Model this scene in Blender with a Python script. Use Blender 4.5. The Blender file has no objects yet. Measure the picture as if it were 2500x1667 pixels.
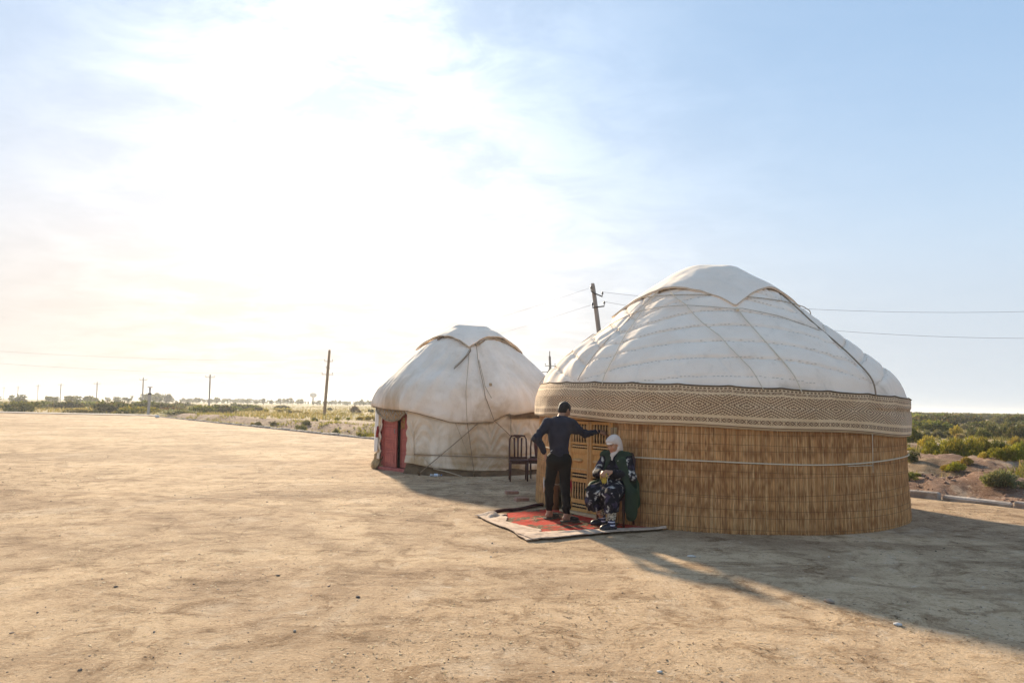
import bpy, math, random
import numpy as np
from mathutils import Vector, Matrix
random.seed(7); RNG = np.random.default_rng(11)
SC = bpy.context.scene
COL = SC.collection
R_ = math.radians
# ------------------------------------------------------------------ camera
cam = bpy.data.cameras.new('camera'); camo = bpy.data.objects.new('camera', cam); COL.objects.link(camo)
cam.sensor_width = 36; cam.lens = 24.0; cam.shift_y = 0.0276; cam.clip_start = .1; cam.clip_end = 12000
camo.matrix_world = Matrix.Translation((0, 0, 1.65)) @ Matrix.Rotation(R_(93.0), 4, 'X') @ Matrix.Rotation(R_(0.89), 4, 'Z')
SC.camera = camo
# ------------------------------------------------------------------ sky and sun
SUN_AZ, SUN_EL = -20.5, 21.5
SV = Vector((math.sin(R_(SUN_AZ)) * math.cos(R_(SUN_EL)), math.cos(R_(SUN_AZ)) * math.cos(R_(SUN_EL)), math.sin(R_(SUN_EL))))
world = bpy.data.worlds.new('World'); SC.world = world; world.use_nodes = True
sun = bpy.data.lights.new('sun', 'SUN'); suno = bpy.data.objects.new('sun', sun); COL.objects.link(suno)
sun.energy = 2.05; sun.angle = R_(2.8); sun.color = (1.0, .83, .60)
suno.rotation_euler = SV.to_track_quat('Z', 'Y').to_euler(); suno.location = (-20, 40, 40)
vs = SC.view_settings; vs.view_transform = 'Standard'; vs.look = 'None'; vs.exposure = 2.25; vs.gamma = 1.0; vs.use_curve_mapping = False
SC.cycles.use_denoising = True
SC.cycles.max_bounces = 6; SC.cycles.diffuse_bounces = 3; SC.cycles.glossy_bounces = 2; SC.cycles.volume_bounces = 1
SC.cycles.transparent_max_bounces = 8

class NG:
    """small helper for writing node trees"""
    def __init__(s, tree): s.t = tree; s.t.nodes.clear()
    def n(s, typ, props=None, **inp):
        nd = s.t.nodes.new(typ)
        for k, v in (props or {}).items(): setattr(nd, k, v)
        for k, v in inp.items():
            key = int(k[1:]) if k[0] == 'i' and k[1:].isdigit() else k.replace('_', ' ')
            s.set(nd.inputs[key], v)
        return nd
    def set(s, sock, v):
        if isinstance(v, bpy.types.NodeSocket): s.t.links.new(v, sock)
        elif isinstance(v, bpy.types.Node): s.t.links.new(v.outputs[0], sock)
        else:
            if sock.type == 'RGBA' and len(v) == 3: v = (*v, 1)
            sock.default_value = v
    def m(s, op, a, b=0.0, c=0.0, clamp=False):
        nd = s.t.nodes.new('ShaderNodeMath'); nd.operation = op; nd.use_clamp = clamp
        for i, v in enumerate((a, b, c)): s.set(nd.inputs[i], v)
        return nd.outputs[0]
    def vm(s, op, a, b=(0, 0, 0)):
        nd = s.t.nodes.new('ShaderNodeVectorMath'); nd.operation = op
        s.set(nd.inputs[0], a)
        if op == 'SCALE': s.set(nd.inputs['Scale'], b)
        else: s.set(nd.inputs[1], b)
        return nd.outputs['Value'] if op in ('DOT_PRODUCT', 'LENGTH') else nd.outputs[0]
    def noise(s, vec, scale, detail=4, rough=.55, dist=0.0, out=0):
        nd = s.n('ShaderNodeTexNoise', Scale=scale, Detail=detail, Roughness=rough, Distortion=dist)
        if vec is not None: s.set(nd.inputs['Vector'], vec)
        return nd.outputs[out]
    def ramp(s, fac, stops, interp='LINEAR'):
        nd = s.t.nodes.new('ShaderNodeValToRGB'); s.set(nd.inputs[0], fac); cr = nd.color_ramp; cr.interpolation = interp
        while len(cr.elements) < len(stops): cr.elements.new(.5)
        for e, (p, c) in zip(cr.elements, stops):
            e.position = p; c = (c, c, c) if not hasattr(c, '__len__') else c; e.color = (*c[:3], 1)
        return nd.outputs[0]
    def mr(s, v, a, b, c=0.0, d=1.0, smooth=True):
        nd = s.t.nodes.new('ShaderNodeMapRange'); nd.clamp = True
        nd.interpolation_type = 'SMOOTHSTEP' if smooth else 'LINEAR'
        for i, x in enumerate((v, a, b, c, d)): s.set(nd.inputs[i], x)
        return nd.outputs[0]
    def mix(s, fac, a, b, mode='MIX'):
        nd = s.t.nodes.new('ShaderNodeMix'); nd.data_type = 'RGBA'; nd.blend_type = mode
        s.set(nd.inputs[0], fac); s.set(nd.inputs[6], a); s.set(nd.inputs[7], b)
        return nd.outputs[2]
    def scale(s, vec, sc):
        nd = s.t.nodes.new('ShaderNodeMapping'); s.set(nd.inputs[0], vec); nd.inputs['Scale'].default_value = sc
        return nd.outputs[0]

def build_world():
    g = NG(world.node_tree)
    d = g.vm('NORMALIZE', g.n('ShaderNodeTexCoord').outputs['Generated'])
    sky = g.n('ShaderNodeTexSky', dict(sky_type='NISHITA', sun_disc=False, sun_elevation=R_(SUN_EL), sun_rotation=R_(SUN_AZ),
                                       altitude=0, air_density=1.0, dust_density=.6, ozone_density=1.5))
    dot = g.m('MAXIMUM', g.vm('DOT_PRODUCT', d, tuple(SV)), 0.0)
    sep = g.n('ShaderNodeSeparateXYZ', i0=d)
    zc = g.m('MAXIMUM', sep.outputs[2], 0.0); z = g.m('ADD', zc, .16)
    pl = g.n('ShaderNodeCombineXYZ', X=g.m('DIVIDE', sep.outputs[0], z), Y=g.m('DIVIDE', sep.outputs[1], z))
    n1 = g.noise(g.scale(pl, (1.0, 1.3, 1)), 3.4, 9, .64, .4)
    n2 = g.noise(g.scale(pl, (.5, .8, 1)), .9, 3, .5)
    cl = g.mr(g.m('ADD', g.m('MULTIPLY', n1, .75), g.m('MULTIPLY', n2, .35)), .42, .70)
    wide = g.m('POWER', dot, 6.0)
    # a bank of bright broken cloud stands in front of the sun, the rest of the sky is thin dusty haze
    near = lambda v, k: g.m('POWER', g.m('MAXIMUM', g.vm('DOT_PRODUCT', d, tuple(Vector(v).normalized())), 0.0), k)
    bank = near((-.17, .95, .20), 15.0); upper = near((-.25, .85, .46), 52.0)
    hz = g.m('ADD', .64, g.m('MULTIPLY', g.m('POWER', g.m('SUBTRACT', 1.0, zc), 1.7), .36))
    cover = g.m('MULTIPLY', cl, g.m('ADD', .012, g.m('ADD', g.m('MULTIPLY', bank, .4), g.m('MULTIPLY', upper, .9))))
    cb = g.m('ADD', g.m('MULTIPLY', cover, .15), g.m('ADD', g.m('MULTIPLY', bank, .040), g.m('MULTIPLY', upper, .02)))
    low = g.mr(sep.outputs[2], 0.0, .30)
    skyc = g.vm('MULTIPLY', g.vm('SCALE', sky.outputs[0], 0.036), (.72, .93, 1.14))
    # the bright aureole saturates softly in the dust
    skyc = g.vm('DIVIDE', skyc, g.vm('ADD', g.vm('SCALE', skyc, 9.0), (1.0, 1.0, 1.0)))
    lum = g.vm('DOT_PRODUCT', skyc, (.25, .6, .15))
    grey = g.vm('SCALE', g.mix(wide, (.95, 1.0, 1.06), (1.30, .97, .66)), lum)
    skyc = g.mix(g.mr(low, 0, 1, .80, .10, False), skyc, grey)
    skyc = g.vm('SCALE', skyc, g.mr(low, 0, 1, .60, 1.0))
    tot = g.vm('ADD', skyc, g.vm('SCALE', g.mix(g.mr(zc, .0, .50), g.mix(wide, (.108, .121, .134), (.150, .120, .088)), (.066, .097, .146)), hz))
    tot = g.vm('ADD', tot, g.vm('SCALE', (1.0, .985, .965), cb))
    bg = g.n('ShaderNodeBackground', Color=tot, Strength=1.0)
    g.n('ShaderNodeOutputWorld', Surface=bg)
build_world()

# ------------------------------------------------------------------ helpers
def tag(o, label=None, cat=None, group=None, kind=None):
    if label: o['label'] = label
    if cat: o['category'] = cat
    if group: o['group'] = group
    if kind: o['kind'] = kind
    return o
def empty(name, loc=(0, 0, 0), rz=0.0, label=None, cat=None, group=None):
    o = bpy.data.objects.new(name, None); COL.objects.link(o); o.location = loc; o.rotation_euler.z = rz
    o.empty_display_size = .2
    return tag(o, label, cat, group)
def mesh(name, v, f, mat, parent=None, smooth=False, col=None, uv=None, loc=None, rot=None, sharp=None):
    me = bpy.data.meshes.new(name)
    v = np.asarray(v, float)
    if isinstance(f, np.ndarray):
        nf, k = f.shape
        me.vertices.add(len(v)); me.vertices.foreach_set('co', v.ravel())
        me.loops.add(nf * k); me.loops.foreach_set('vertex_index', f.ravel().astype(np.int32))
        me.polygons.add(nf); me.polygons.foreach_set('loop_start', np.arange(0, nf * k, k, dtype=np.int32))
        me.polygons.foreach_set('loop_total', np.full(nf, k, np.int32)); me.update(calc_edges=True); me.validate()
    else:
        me.from_pydata([tuple(p) for p in v], [], [tuple(int(i) for i in q) for q in f])
    if smooth: me.polygons.foreach_set('use_smooth', np.ones(len(me.polygons), bool))
    if col is not None:
        a = me.color_attributes.new('Col', 'FLOAT_COLOR', 'POINT')
        c = np.ones((len(v), 4), np.float32); c[:, :3] = col; a.data.foreach_set('color', c.ravel())
    if uv is not None:
        l = me.uv_layers.new(name='UVMap'); vi = np.empty(len(me.loops), np.int32); me.loops.foreach_get('vertex_index', vi)
        l.data.foreach_set('uv', np.asarray(uv, np.float32)[vi].ravel())
    if mat is not None: me.materials.append(mat)
    o = bpy.data.objects.new(name, me); COL.objects.link(o)
    if parent is not None: o.parent = parent
    if loc is not None: o.location = loc
    if rot is not None: o.rotation_euler = rot
    return o
def inst(src, parent=None, loc=None, rot=None, scale=None, name=None):
    o = src.copy()
    if name: o.name = name
    COL.objects.link(o); o.parent = parent
    if loc is not None: o.location = loc
    if rot is not None: o.rotation_euler = rot
    if scale is not None: o.scale = scale
    return o
class MB:
    """collects vertices and faces of one mesh"""
    def __init__(s): s.v = []; s.f = []; s.c = []
    def add(s, v, f, c=None):
        b = len(s.v); s.v += [tuple(map(float, p)) for p in v]; s.f += [tuple(int(i) + b for i in q) for q in f]
        if c is not None: s.c += [tuple(c)] * len(v)
        return s
    def box(s, lo, hi, c=None, bev=0.0):
        (x0, y0, z0), (x1, y1, z1) = lo, hi
        if bev <= 0:
            return s.add([(x0,y0,z0),(x1,y0,z0),(x1,y1,z0),(x0,y1,z0),(x0,y0,z1),(x1,y0,z1),(x1,y1,z1),(x0,y1,z1)],
                  [(0,3,2,1),(4,5,6,7),(0,1,5,4),(1,2,6,5),(2,3,7,6),(3,0,4,7)], c)
        b = min(bev, (x1-x0)/2.01, (y1-y0)/2.01, (z1-z0)/2.01)
        vv = []
        for z, i in ((z0, b), (z0 + b, 0), (z1 - b, 0), (z1, b)):
            q = [(x0+i+ (b if i == 0 else 0),y0+i),(x1-i-(b if i==0 else 0),y0+i),(x1-i,y0+i+(b if i==0 else 0)),(x1-i,y1-i-(b if i==0 else 0)),
                 (x1-i-(b if i==0 else 0),y1-i),(x0+i+(b if i==0 else 0),y1-i),(x0+i,y1-i-(b if i==0 else 0)),(x0+i,y0+i+(b if i==0 else 0))]
            vv += [(x, y, z) for x, y in q]
        ff = [tuple(range(7, -1, -1)), tuple(range(24, 32))]
        for k in range(3):
            for j in range(8): ff.append((k*8+j, k*8+(j+1) % 8, k*8+8+(j+1) % 8, k*8+8+j))
        return s.add(vv, ff, c)
    def tube(s, pts, r, n=6, c=None, closed=False):
        v, f = tube_vf(pts, r, n, closed); return s.add(v, f, c)
    def lathe(s, prof, n=10, org=(0, 0, 0), axis='Z', c=None):
        v, f = lathe_vf(prof, n, axis); return s.add([np.array(p) + org for p in v], f, c)
    def build(s, name, mat, parent=None, smooth=False, **k):
        return mesh(name, s.v, s.f, mat, parent, smooth, col=np.array(s.c) if s.c else None, **k)
def tube_vf(pts, r, n=6, closed=False):
    P = np.asarray(pts, float); m = len(P); rr = np.broadcast_to(np.asarray(r, float), (m,))
    T = np.gradient(P, axis=0)
    if closed: T = np.roll(P, -1, 0) - np.roll(P, 1, 0)
    T /= np.linalg.norm(T, axis=1)[:, None] + 1e-12
    up = np.array([0, 0, 1.0]) if abs(T[0][2]) < .9 else np.array([1.0, 0, 0])
    v = []; u = np.cross(T[0], up); u /= np.linalg.norm(u)
    for i in range(m):
        u = u - T[i] * (u @ T[i]); u /= np.linalg.norm(u) + 1e-12; w = np.cross(T[i], u)
        for k in range(n):
            a = 2 * math.pi * k / n; v.append(P[i] + rr[i] * (math.cos(a) * u + math.sin(a) * w))
    f = []
    for i in range(m if closed else m - 1):
        j = (i + 1) % m
        for k in range(n): f.append((i*n+k, i*n+(k+1) % n, j*n+(k+1) % n, j*n+k))
    if not closed: f += [tuple(range(n - 1, -1, -1)), tuple((m-1)*n + k for k in range(n))]
    return v, f
def lathe_vf(prof, n=10, axis='Z'):
    v = []; f = []
    for r, z in prof:
        for k in range(n):
            a = 2 * math.pi * k / n; p = (r * math.cos(a), r * math.sin(a), z)
            v.append(p if axis == 'Z' else (p[2], p[0], p[1]))
    m = len(prof)
    for i in range(m - 1):
        for k in range(n): f.append((i*n+k, i*n+(k+1) % n, (i+1)*n+(k+1) % n, (i+1)*n+k))
    f += [tuple(range(n - 1, -1, -1)), tuple((m-1)*n + k for k in range(n))]
    return v, f
def grid_faces(nu, nv, wrap=False):
    i = np.arange(nu if wrap else nu - 1)[:, None]; j = np.arange(nv - 1)[None, :]
    i2 = (i + 1) % nu
    return np.stack([(i*nv+j), (i2*nv+j), (i2*nv+j+1), (i*nv+j+1)], -1).reshape(-1, 4)
def smoothstep(a, b, x):
    t = np.clip((np.asarray(x, float) - a) / (b - a), 0, 1); return t * t * (3 - 2 * t)
def _h(ix, iy, iz, seed):
    h = (ix.astype(np.int64) * 374761393 + iy.astype(np.int64) * 668265263 + iz.astype(np.int64) * 2147483647 + seed * 974711) & 0xffffffff
    h = ((h ^ (h >> 13)) * 1274126177) & 0xffffffff
    h = ((h ^ (h >> 16)) * 2246822519) & 0xffffffff
    return ((h ^ (h >> 15)) & 0xffffff) / float(0xffffff)
def vn(x, y, z=0.0, seed=0):
    """smooth value noise, -1..1"""
    x, y, z = np.broadcast_arrays(np.asarray(x, float), np.asarray(y, float), np.asarray(z, float))
    ix, iy, iz = np.floor(x), np.floor(y), np.floor(z); fx, fy, fz = x-ix, y-iy, z-iz
    fx, fy, fz = [t*t*t*(t*(t*6-15)+10) for t in (fx, fy, fz)]
    o = 0
    for dx in (0, 1):
        for dy in (0, 1):
            for dz in (0, 1):
                w = (fx if dx else 1-fx) * (fy if dy else 1-fy) * (fz if dz else 1-fz)
                o = o + w * _h(ix+dx, iy+dy, iz+dz, seed)
    return o * 2 - 1
def fbm(x, y, z=0.0, seed=0, oct=4, g=.5):
    o = 0; a = 1.0; s = 0
    for k in range(oct):
        o = o + a * vn(np.asarray(x)*2**k, np.asarray(y)*2**k, np.asarray(z)*2**k, seed+k*17); s += a; a *= g
    return o / s

# ------------------------------------------------------------------ materials
def material(name):
    m = bpy.data.materials.new(name); m.use_nodes = True; g = NG(m.node_tree)
    b = g.n('ShaderNodeBsdfPrincipled'); g.n('ShaderNodeOutputMaterial', Surface=b.outputs[0]); return m, g, b
def P(g): return g.n('ShaderNodeTexCoord').outputs['Object']
def simple(name, c1, c2=None, scale=8, rough=.85, bump=.2, bscale=60, stretch=(1, 1, 1), attr=False, lo=.35, hi=.65, spec=.3, trans=0, bdist=.01):
    m, g, b = material(name); p = g.scale(P(g), stretch)
    c2 = c2 or tuple(x * .75 for x in c1)
    fac = g.mr(g.noise(p, scale, 5, .6), lo, hi)
    col = g.mix(fac, c1, c2)
    if attr:
        a = g.n('ShaderNodeAttribute', dict(attribute_name='Col')).outputs[0]
        col = g.mix(1.0, a, g.mix(fac, (1, 1, 1), tuple(min(1, y / max(x, 1e-3)) for x, y in zip(c1, c2))), 'MULTIPLY')
    g.set(b.inputs['Base Color'], col); g.set(b.inputs['Roughness'], rough); g.set(b.inputs['Specular IOR Level'], spec)
    if trans:
        pass
    if bump:
        bn = g.n('ShaderNodeBump', Strength=bump, Distance=bdist, Height=g.noise(p, bscale, 4, .6)); g.set(b.inputs['Normal'], bn)
    return m
def leafy(name, rough=.7, trans=.35):
    """leaf colour from the mesh, some light passing through"""
    m, g, b = material(name)
    a = g.n('ShaderNodeAttribute', dict(attribute_name='Col')).outputs[0]
    oi = g.n('ShaderNodeObjectInfo').outputs['Random']
    hs = g.n('ShaderNodeHueSaturation', Hue=g.m('ADD', .485, g.m('MULTIPLY', oi, .03)), Saturation=1.0, Value=g.m('ADD', .8, g.m('MULTIPLY', oi, .4)), Color=a)
    g.set(b.inputs['Base Color'], hs.outputs[0]); g.set(b.inputs['Roughness'], rough); g.set(b.inputs['Specular IOR Level'], .2)
    t = g.n('ShaderNodeBsdfTranslucent', Color=g.mix(1.0, hs.outputs[0], (1.0, .95, .5), 'MULTIPLY'))
    mx = g.n('ShaderNodeMixShader', Fac=trans, i1=b.outputs[0], i2=t.outputs[0])
    out = [n for n in g.t.nodes if n.type == 'OUTPUT_MATERIAL'][0]; g.t.links.new(mx.outputs[0], out.inputs[0]); return m
# ------------------------------------------------------------------ ground
KP = np.array([-36.8, 70.2]); KD = np.array([.619, -.785]); KN = np.array([.785, .619])
def kd(x, y): return (x - KP[0]) * KN[0] + (y - KP[1]) * KN[1]
def kt(x, y): return (x - KP[0]) * KD[0] + (y - KP[1]) * KD[1]
def ke(x, y): return (x - KP[0]) * .2 + (y - KP[1]) * .98
def track_d(t): return 6.5 + .15 * np.clip(t, -30, 200) + .0016 * np.clip(t, 0, 200) ** 2
def height(x, y):
    x = np.asarray(x, float); y = np.asarray(y, float)
    d, t, e = kd(x, y), kt(x, y), ke(x, y)
    D = np.maximum(d, e)
    yard = .018 * fbm(x*.35, y*.35, seed=3) + .007 * fbm(x*2.2, y*2.2, seed=9)
    r = np.hypot(x, y)
    out = np.zeros_like(D)
    w = smoothstep(0.15, 1.6, D) * (d > e - 3)
    right = smoothstep(60, 67, t)
    nz = fbm(x*.5, y*.5, seed=21, oct=5)
    # ditch and red bank beyond the kerb stones
    bank = -.42 * np.exp(-((d - 2.0) / 1.3) ** 2) + .30 * np.exp(-((d - 4.6) / 1.5) ** 2)
    out += w * (1 - right) * (bank + .10 * nz)
    mound = (.34 + .26 * vn(t*.42 + 3.2, d*.3, seed=5)) * np.exp(-((d - 2.6) / 1.25) ** 2) - .22 * np.exp(-((d - 6.0) / 1.4) ** 2) + .30 * np.exp(-((d - 10) / 2.4) ** 2)
    out += w * right * (mound + .20 * fbm(x*1.1, y*1.1, seed=31, oct=5, g=.62))
    td = track_d(t)
    flat = np.exp(-((d - td) / 1.8) ** 2)
    out = out * (1 - .8 * flat) + flat * .12 * w
    far = smoothstep(8, 40, D)
    out += far * (.22 * fbm(x*.06, y*.06, seed=41) + .10 * fbm(x*.35, y*.35, seed=44))
    out += smoothstep(60, 160, D) * .25
    return np.where(D > 0, out * smoothstep(0, .5, D), 0) + yard * (1 - smoothstep(-.3, .3, D)) - .02 * smoothstep(-.2, .1, D)
def ground_col(x, y):
    d, t, e = kd(x, y), kt(x, y), ke(x, y); D = np.maximum(d, e)
    n1 = fbm(x*.25, y*.25, seed=50)[..., None]; n2 = fbm(x*1.3, y*1.3, seed=55)[..., None]; n3 = fbm(x*.03, y*.05, seed=61, oct=5)[..., None]
    sand = np.array([.62, .445, .275]) * (1 + .09*n1 + .06*n2)
    red = np.array([.30, .185, .125]) * (1 + .25*n1 + .35*n2)
    pale = np.array([.47, .35, .25]) * (1 + .06*n1)
    straw = np.array([.50, .385, .19]) * (1 + .15*n2); green = np.array([.20, .20, .07]) * (1 + .2*n2)
    field = straw + (green - straw) * smoothstep(-.1, .35, n3 + .25*n1)
    c = sand
    o = smoothstep(-.05, .25, D + .12*n2[..., 0])[..., None]; c = c + (red - c) * o
    rt = smoothstep(60, 67, t)
    gz = (smoothstep(.05, .4, n1[..., 0] + .2*n2[..., 0]) * smoothstep(1, 4, D) * .28)[..., None]
    c = c + (green*1.1 - c) * gz
    td = track_d(t)
    fz = smoothstep(td + 1.2, td + 6, d + 1.5*n1[..., 0]) * (D > 0)
    fz = np.maximum(fz, smoothstep(5, 9, e) * (d <= e + 4))
    c = c + (field - c) * (fz*.92)[..., None]
    tr = np.exp(-((d - td + .5*n1[..., 0]) / 1.25) ** 4) * smoothstep(-12, 0, t) * (d > 1)
    tr = np.maximum(tr, np.exp(-((d - td*1.75 - 10 + 1.2*n1[..., 0]) / 1.6) ** 4) * (d > 1) * .9)
    tr = np.maximum(tr, np.exp(-((d - td*4.2 - 16 + 1.6*n1[..., 0]) / 2.6) ** 4) * rt)
    c = c + (pale - c) * tr[..., None]
    return np.clip(c, .02, 1)
def ground_material():
    m, g, b = material('sandy_ground'); p = P(g)
    a = g.n('ShaderNodeAttribute', dict(attribute_name='Col')).outputs[0]
    sx = g.scale(p, (.6, 1.0, 1))
    big = g.noise(sx, .32, 5, .62, .6); fine = g.noise(p, 4.5, 12, .78, .3); grit = g.noise(p, 38, 6, .75); clump = g.noise(p, 2.3, 10, .74, .8)
    streak = g.noise(g.scale(p, (.55, 1.3, 1)), 1.5, 8, .70, 1.2); wear = g.noise(g.scale(p, (1.0, .6, 1)), .55, 6, .6, 1.6)
    mulc = lambda f, c0, k: g.mix(f, c0, g.mix(1, c0, k, 'MULTIPLY'))
    c = mulc(g.mr(big, .38, .62), a, (.74, .71, .70))
    c = mulc(g.mr(wear, .48, .60), c, (.80, .78, .77))
    c = g.mix(g.m('MULTIPLY', g.mr(wear, .44, .36), .35), c, (.60, .48, .35))
    c = mulc(g.mr(streak, .50, .66), c, (.66, .62, .58))
    c = mulc(g.mr(streak, .62, .74), c, (.76, .73, .71))
    c = mulc(g.mr(fine, .48, .66), c, (.70, .66, .62))
    c = g.mix(g.m('MULTIPLY', g.mr(fine, .44, .34), .5), c, (.68, .56, .42))
    c = mulc(g.mr(clump, .51, .62), c, (.62, .57, .52))
    c = mulc(g.mr(grit, .54, .66), c, (.52, .47, .43))
    c = g.mix(g.m('MULTIPLY', g.mr(grit, .42, .34), .6), c, (.72, .60, .45))
    c = g.mix(g.mr(g.noise(p, 34, 3, .6), .68, .75), c, (.66, .57, .46))
    # broad wheel ruts: soil pressed darker along curved lines
    def rut(cx, cy, r, wd, lo, hi):
        dd = g.m('SUBTRACT', g.vm('LENGTH', g.vm('MULTIPLY', g.vm('SUBTRACT', p, (cx, cy, 0)), (1, 1, 0))), r)
        w = g.m('ADD', dd, g.m('MULTIPLY', g.m('SUBTRACT', g.noise(p, .8, 3), .5), .5))
        return g.m('MULTIPLY', g.m('SUBTRACT', 1.0, g.mr(g.m('ABSOLUTE', w), wd*.45, wd)), g.mr(g.noise(p, .55, 4, .6), lo, hi))
    ruts = rut(-24, 20, 18.5, .22, .42, .6)
    for q in ((6.0, 30.0, 21.5, .2, .42, .6), (6.0, 30.0, 23.1, .2, .44, .6), (-6, 44, 30, .3, .4, .6), (-6, 44, 32, .3, .4, .6), (-24, 20, 20.2, .22, .42, .6)): ruts = g.m('MAXIMUM', ruts, rut(*q))
    c = mulc(ruts, c, (.80, .77, .75))
    g.set(b.inputs['Base Color'], c); g.set(b.inputs['Roughness'], .95); g.set(b.inputs['Specular IOR Level'], .12)
    # bicycle and car tyre marks: sets of shallow grooves along arcs
    def arc(cx, cy, r, wd, lines):
        q = g.vm('SUBTRACT', p, (cx, cy, 0)); q = g.vm('MULTIPLY', q, (1, 1, 0))
        dd = g.m('SUBTRACT', g.vm('LENGTH', q), r)
        w = g.m('ADD', dd, g.m('MULTIPLY', g.m('SUBTRACT', g.noise(p, 1.2, 2), .5), .12))
        mask = g.m('SUBTRACT', 1.0, g.mr(g.m('ABSOLUTE', w), wd*.7, wd))
        br = g.mr(g.noise(p, .45, 2, .5), .46, .58)
        return g.m('MULTIPLY', g.m('MULTIPLY', mask, br), g.m('SINE', g.m('MULTIPLY', w, lines)))
    tr = g.m('ADD', arc(-7.6, 11.0, 4.0, .11, 95), arc(-9.5, 16.0, 7.4, .10, 90))
    tr = g.m('ADD', tr, arc(-18, 2.0, 13.0, .12, 85))
    h = g.m('ADD', g.m('MULTIPLY', fine, .034), g.m('ADD', g.m('MULTIPLY', grit, .016), g.m('ADD', g.m('MULTIPLY', clump, .022), g.m('MULTIPLY', streak, .012))))
    h = g.m('SUBTRACT', g.m('ADD', h, g.m('MULTIPLY', tr, .006)), g.m('MULTIPLY', ruts, .012))
    bn = g.n('ShaderNodeBump', Strength=.85, Distance=1.0, Height=h); g.set(b.inputs['Normal'], bn)
    return m
def build_ground():
    ang = np.concatenate([np.arange(-46, 46, .2), np.arange(46, 314, 4.0)]); ang = np.radians(ang)
    rad = np.concatenate([[.02], np.geomspace(.6, 6500, 430)])
    A, Rr = np.meshgrid(ang, rad, indexing='ij')
    x, y = np.sin(A) * Rr, np.cos(A) * Rr
    z = height(x, y)
    v = np.stack([x, y, z], -1).reshape(-1, 3)
    o = mesh('ground', v, grid_faces(len(ang), len(rad), True)[:, ::-1].copy(), ground_material(), smooth=True, col=ground_col(x.ravel(), y.ravel()))
    tag(o, 'sandy trampled yard running out to red banks, tracks and dry fields', 'ground', kind='structure')
build_ground()

def build_road():
    n = 90; xs = np.linspace(-38.5, -170, n); v = []; 
    for x in xs:
        yc = KP[1] - (x - KP[0]) * .2041
        for w in (0.3, 2.4, 4.8): v.append((x, yc + w, float(height(x, yc + w)) * .3 + .055 + (.02 if w == 2.4 else 0)))
    m = simple('road_asphalt', (.30, .25, .22), (.22, .185, .165), .6, .9, .3, 30)
    tag(mesh('road', v, grid_faces(n, 3), m, smooth=True), 'pale grey road strip along the far left edge of the yard', 'road', kind='structure')
build_road()

KERB_M = simple('kerb_concrete', (.50, .43, .36), (.28, .23, .19), 5, .95, 1.0, 26)
def build_kerb():
    k = empty('kerb', (KP[0], KP[1], 0)); tag(k, 'row of weathered concrete kerb stones edging the yard', 'kerb', kind='structure')
    protos = []
    for i in range(4):
        mb = MB(); mb.box((-.545, -.08, -.12), (.545, .08, .115), bev=.026)
        v = np.array(mb.v); v += .022 * np.stack([vn(v[:,0]*3, v[:,1]*9, v[:,2]*9, i*3+j) for j in range(3)], -1); mb.v = [tuple(q) for q in v]
        protos.append(mb.v and mb)
    srcs = [p.build('kerb_stone', KERB_M, k) for p in protos]
    t = 0.56; i = 0; a = math.atan2(KD[1], KD[0])
    while t < 84:
        p = KP + KD * t; z = random.uniform(-.045, .01)
        rot = (random.uniform(-.12, .12), random.uniform(-.022, .022), a + random.uniform(-.02, .02))
        loc = (p[0] - KP[0] + KN[0]*random.uniform(-.03, .03), p[1] - KP[1] + KN[1]*random.uniform(-.03, .03), z)
        if i < 4: o = srcs[i]; o.location = loc; o.rotation_euler = rot
        else: o = inst(srcs[i % 4], k, loc, rot)
        t += 1.13 + random.uniform(-.01, .02); i += 1
build_kerb()

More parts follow.
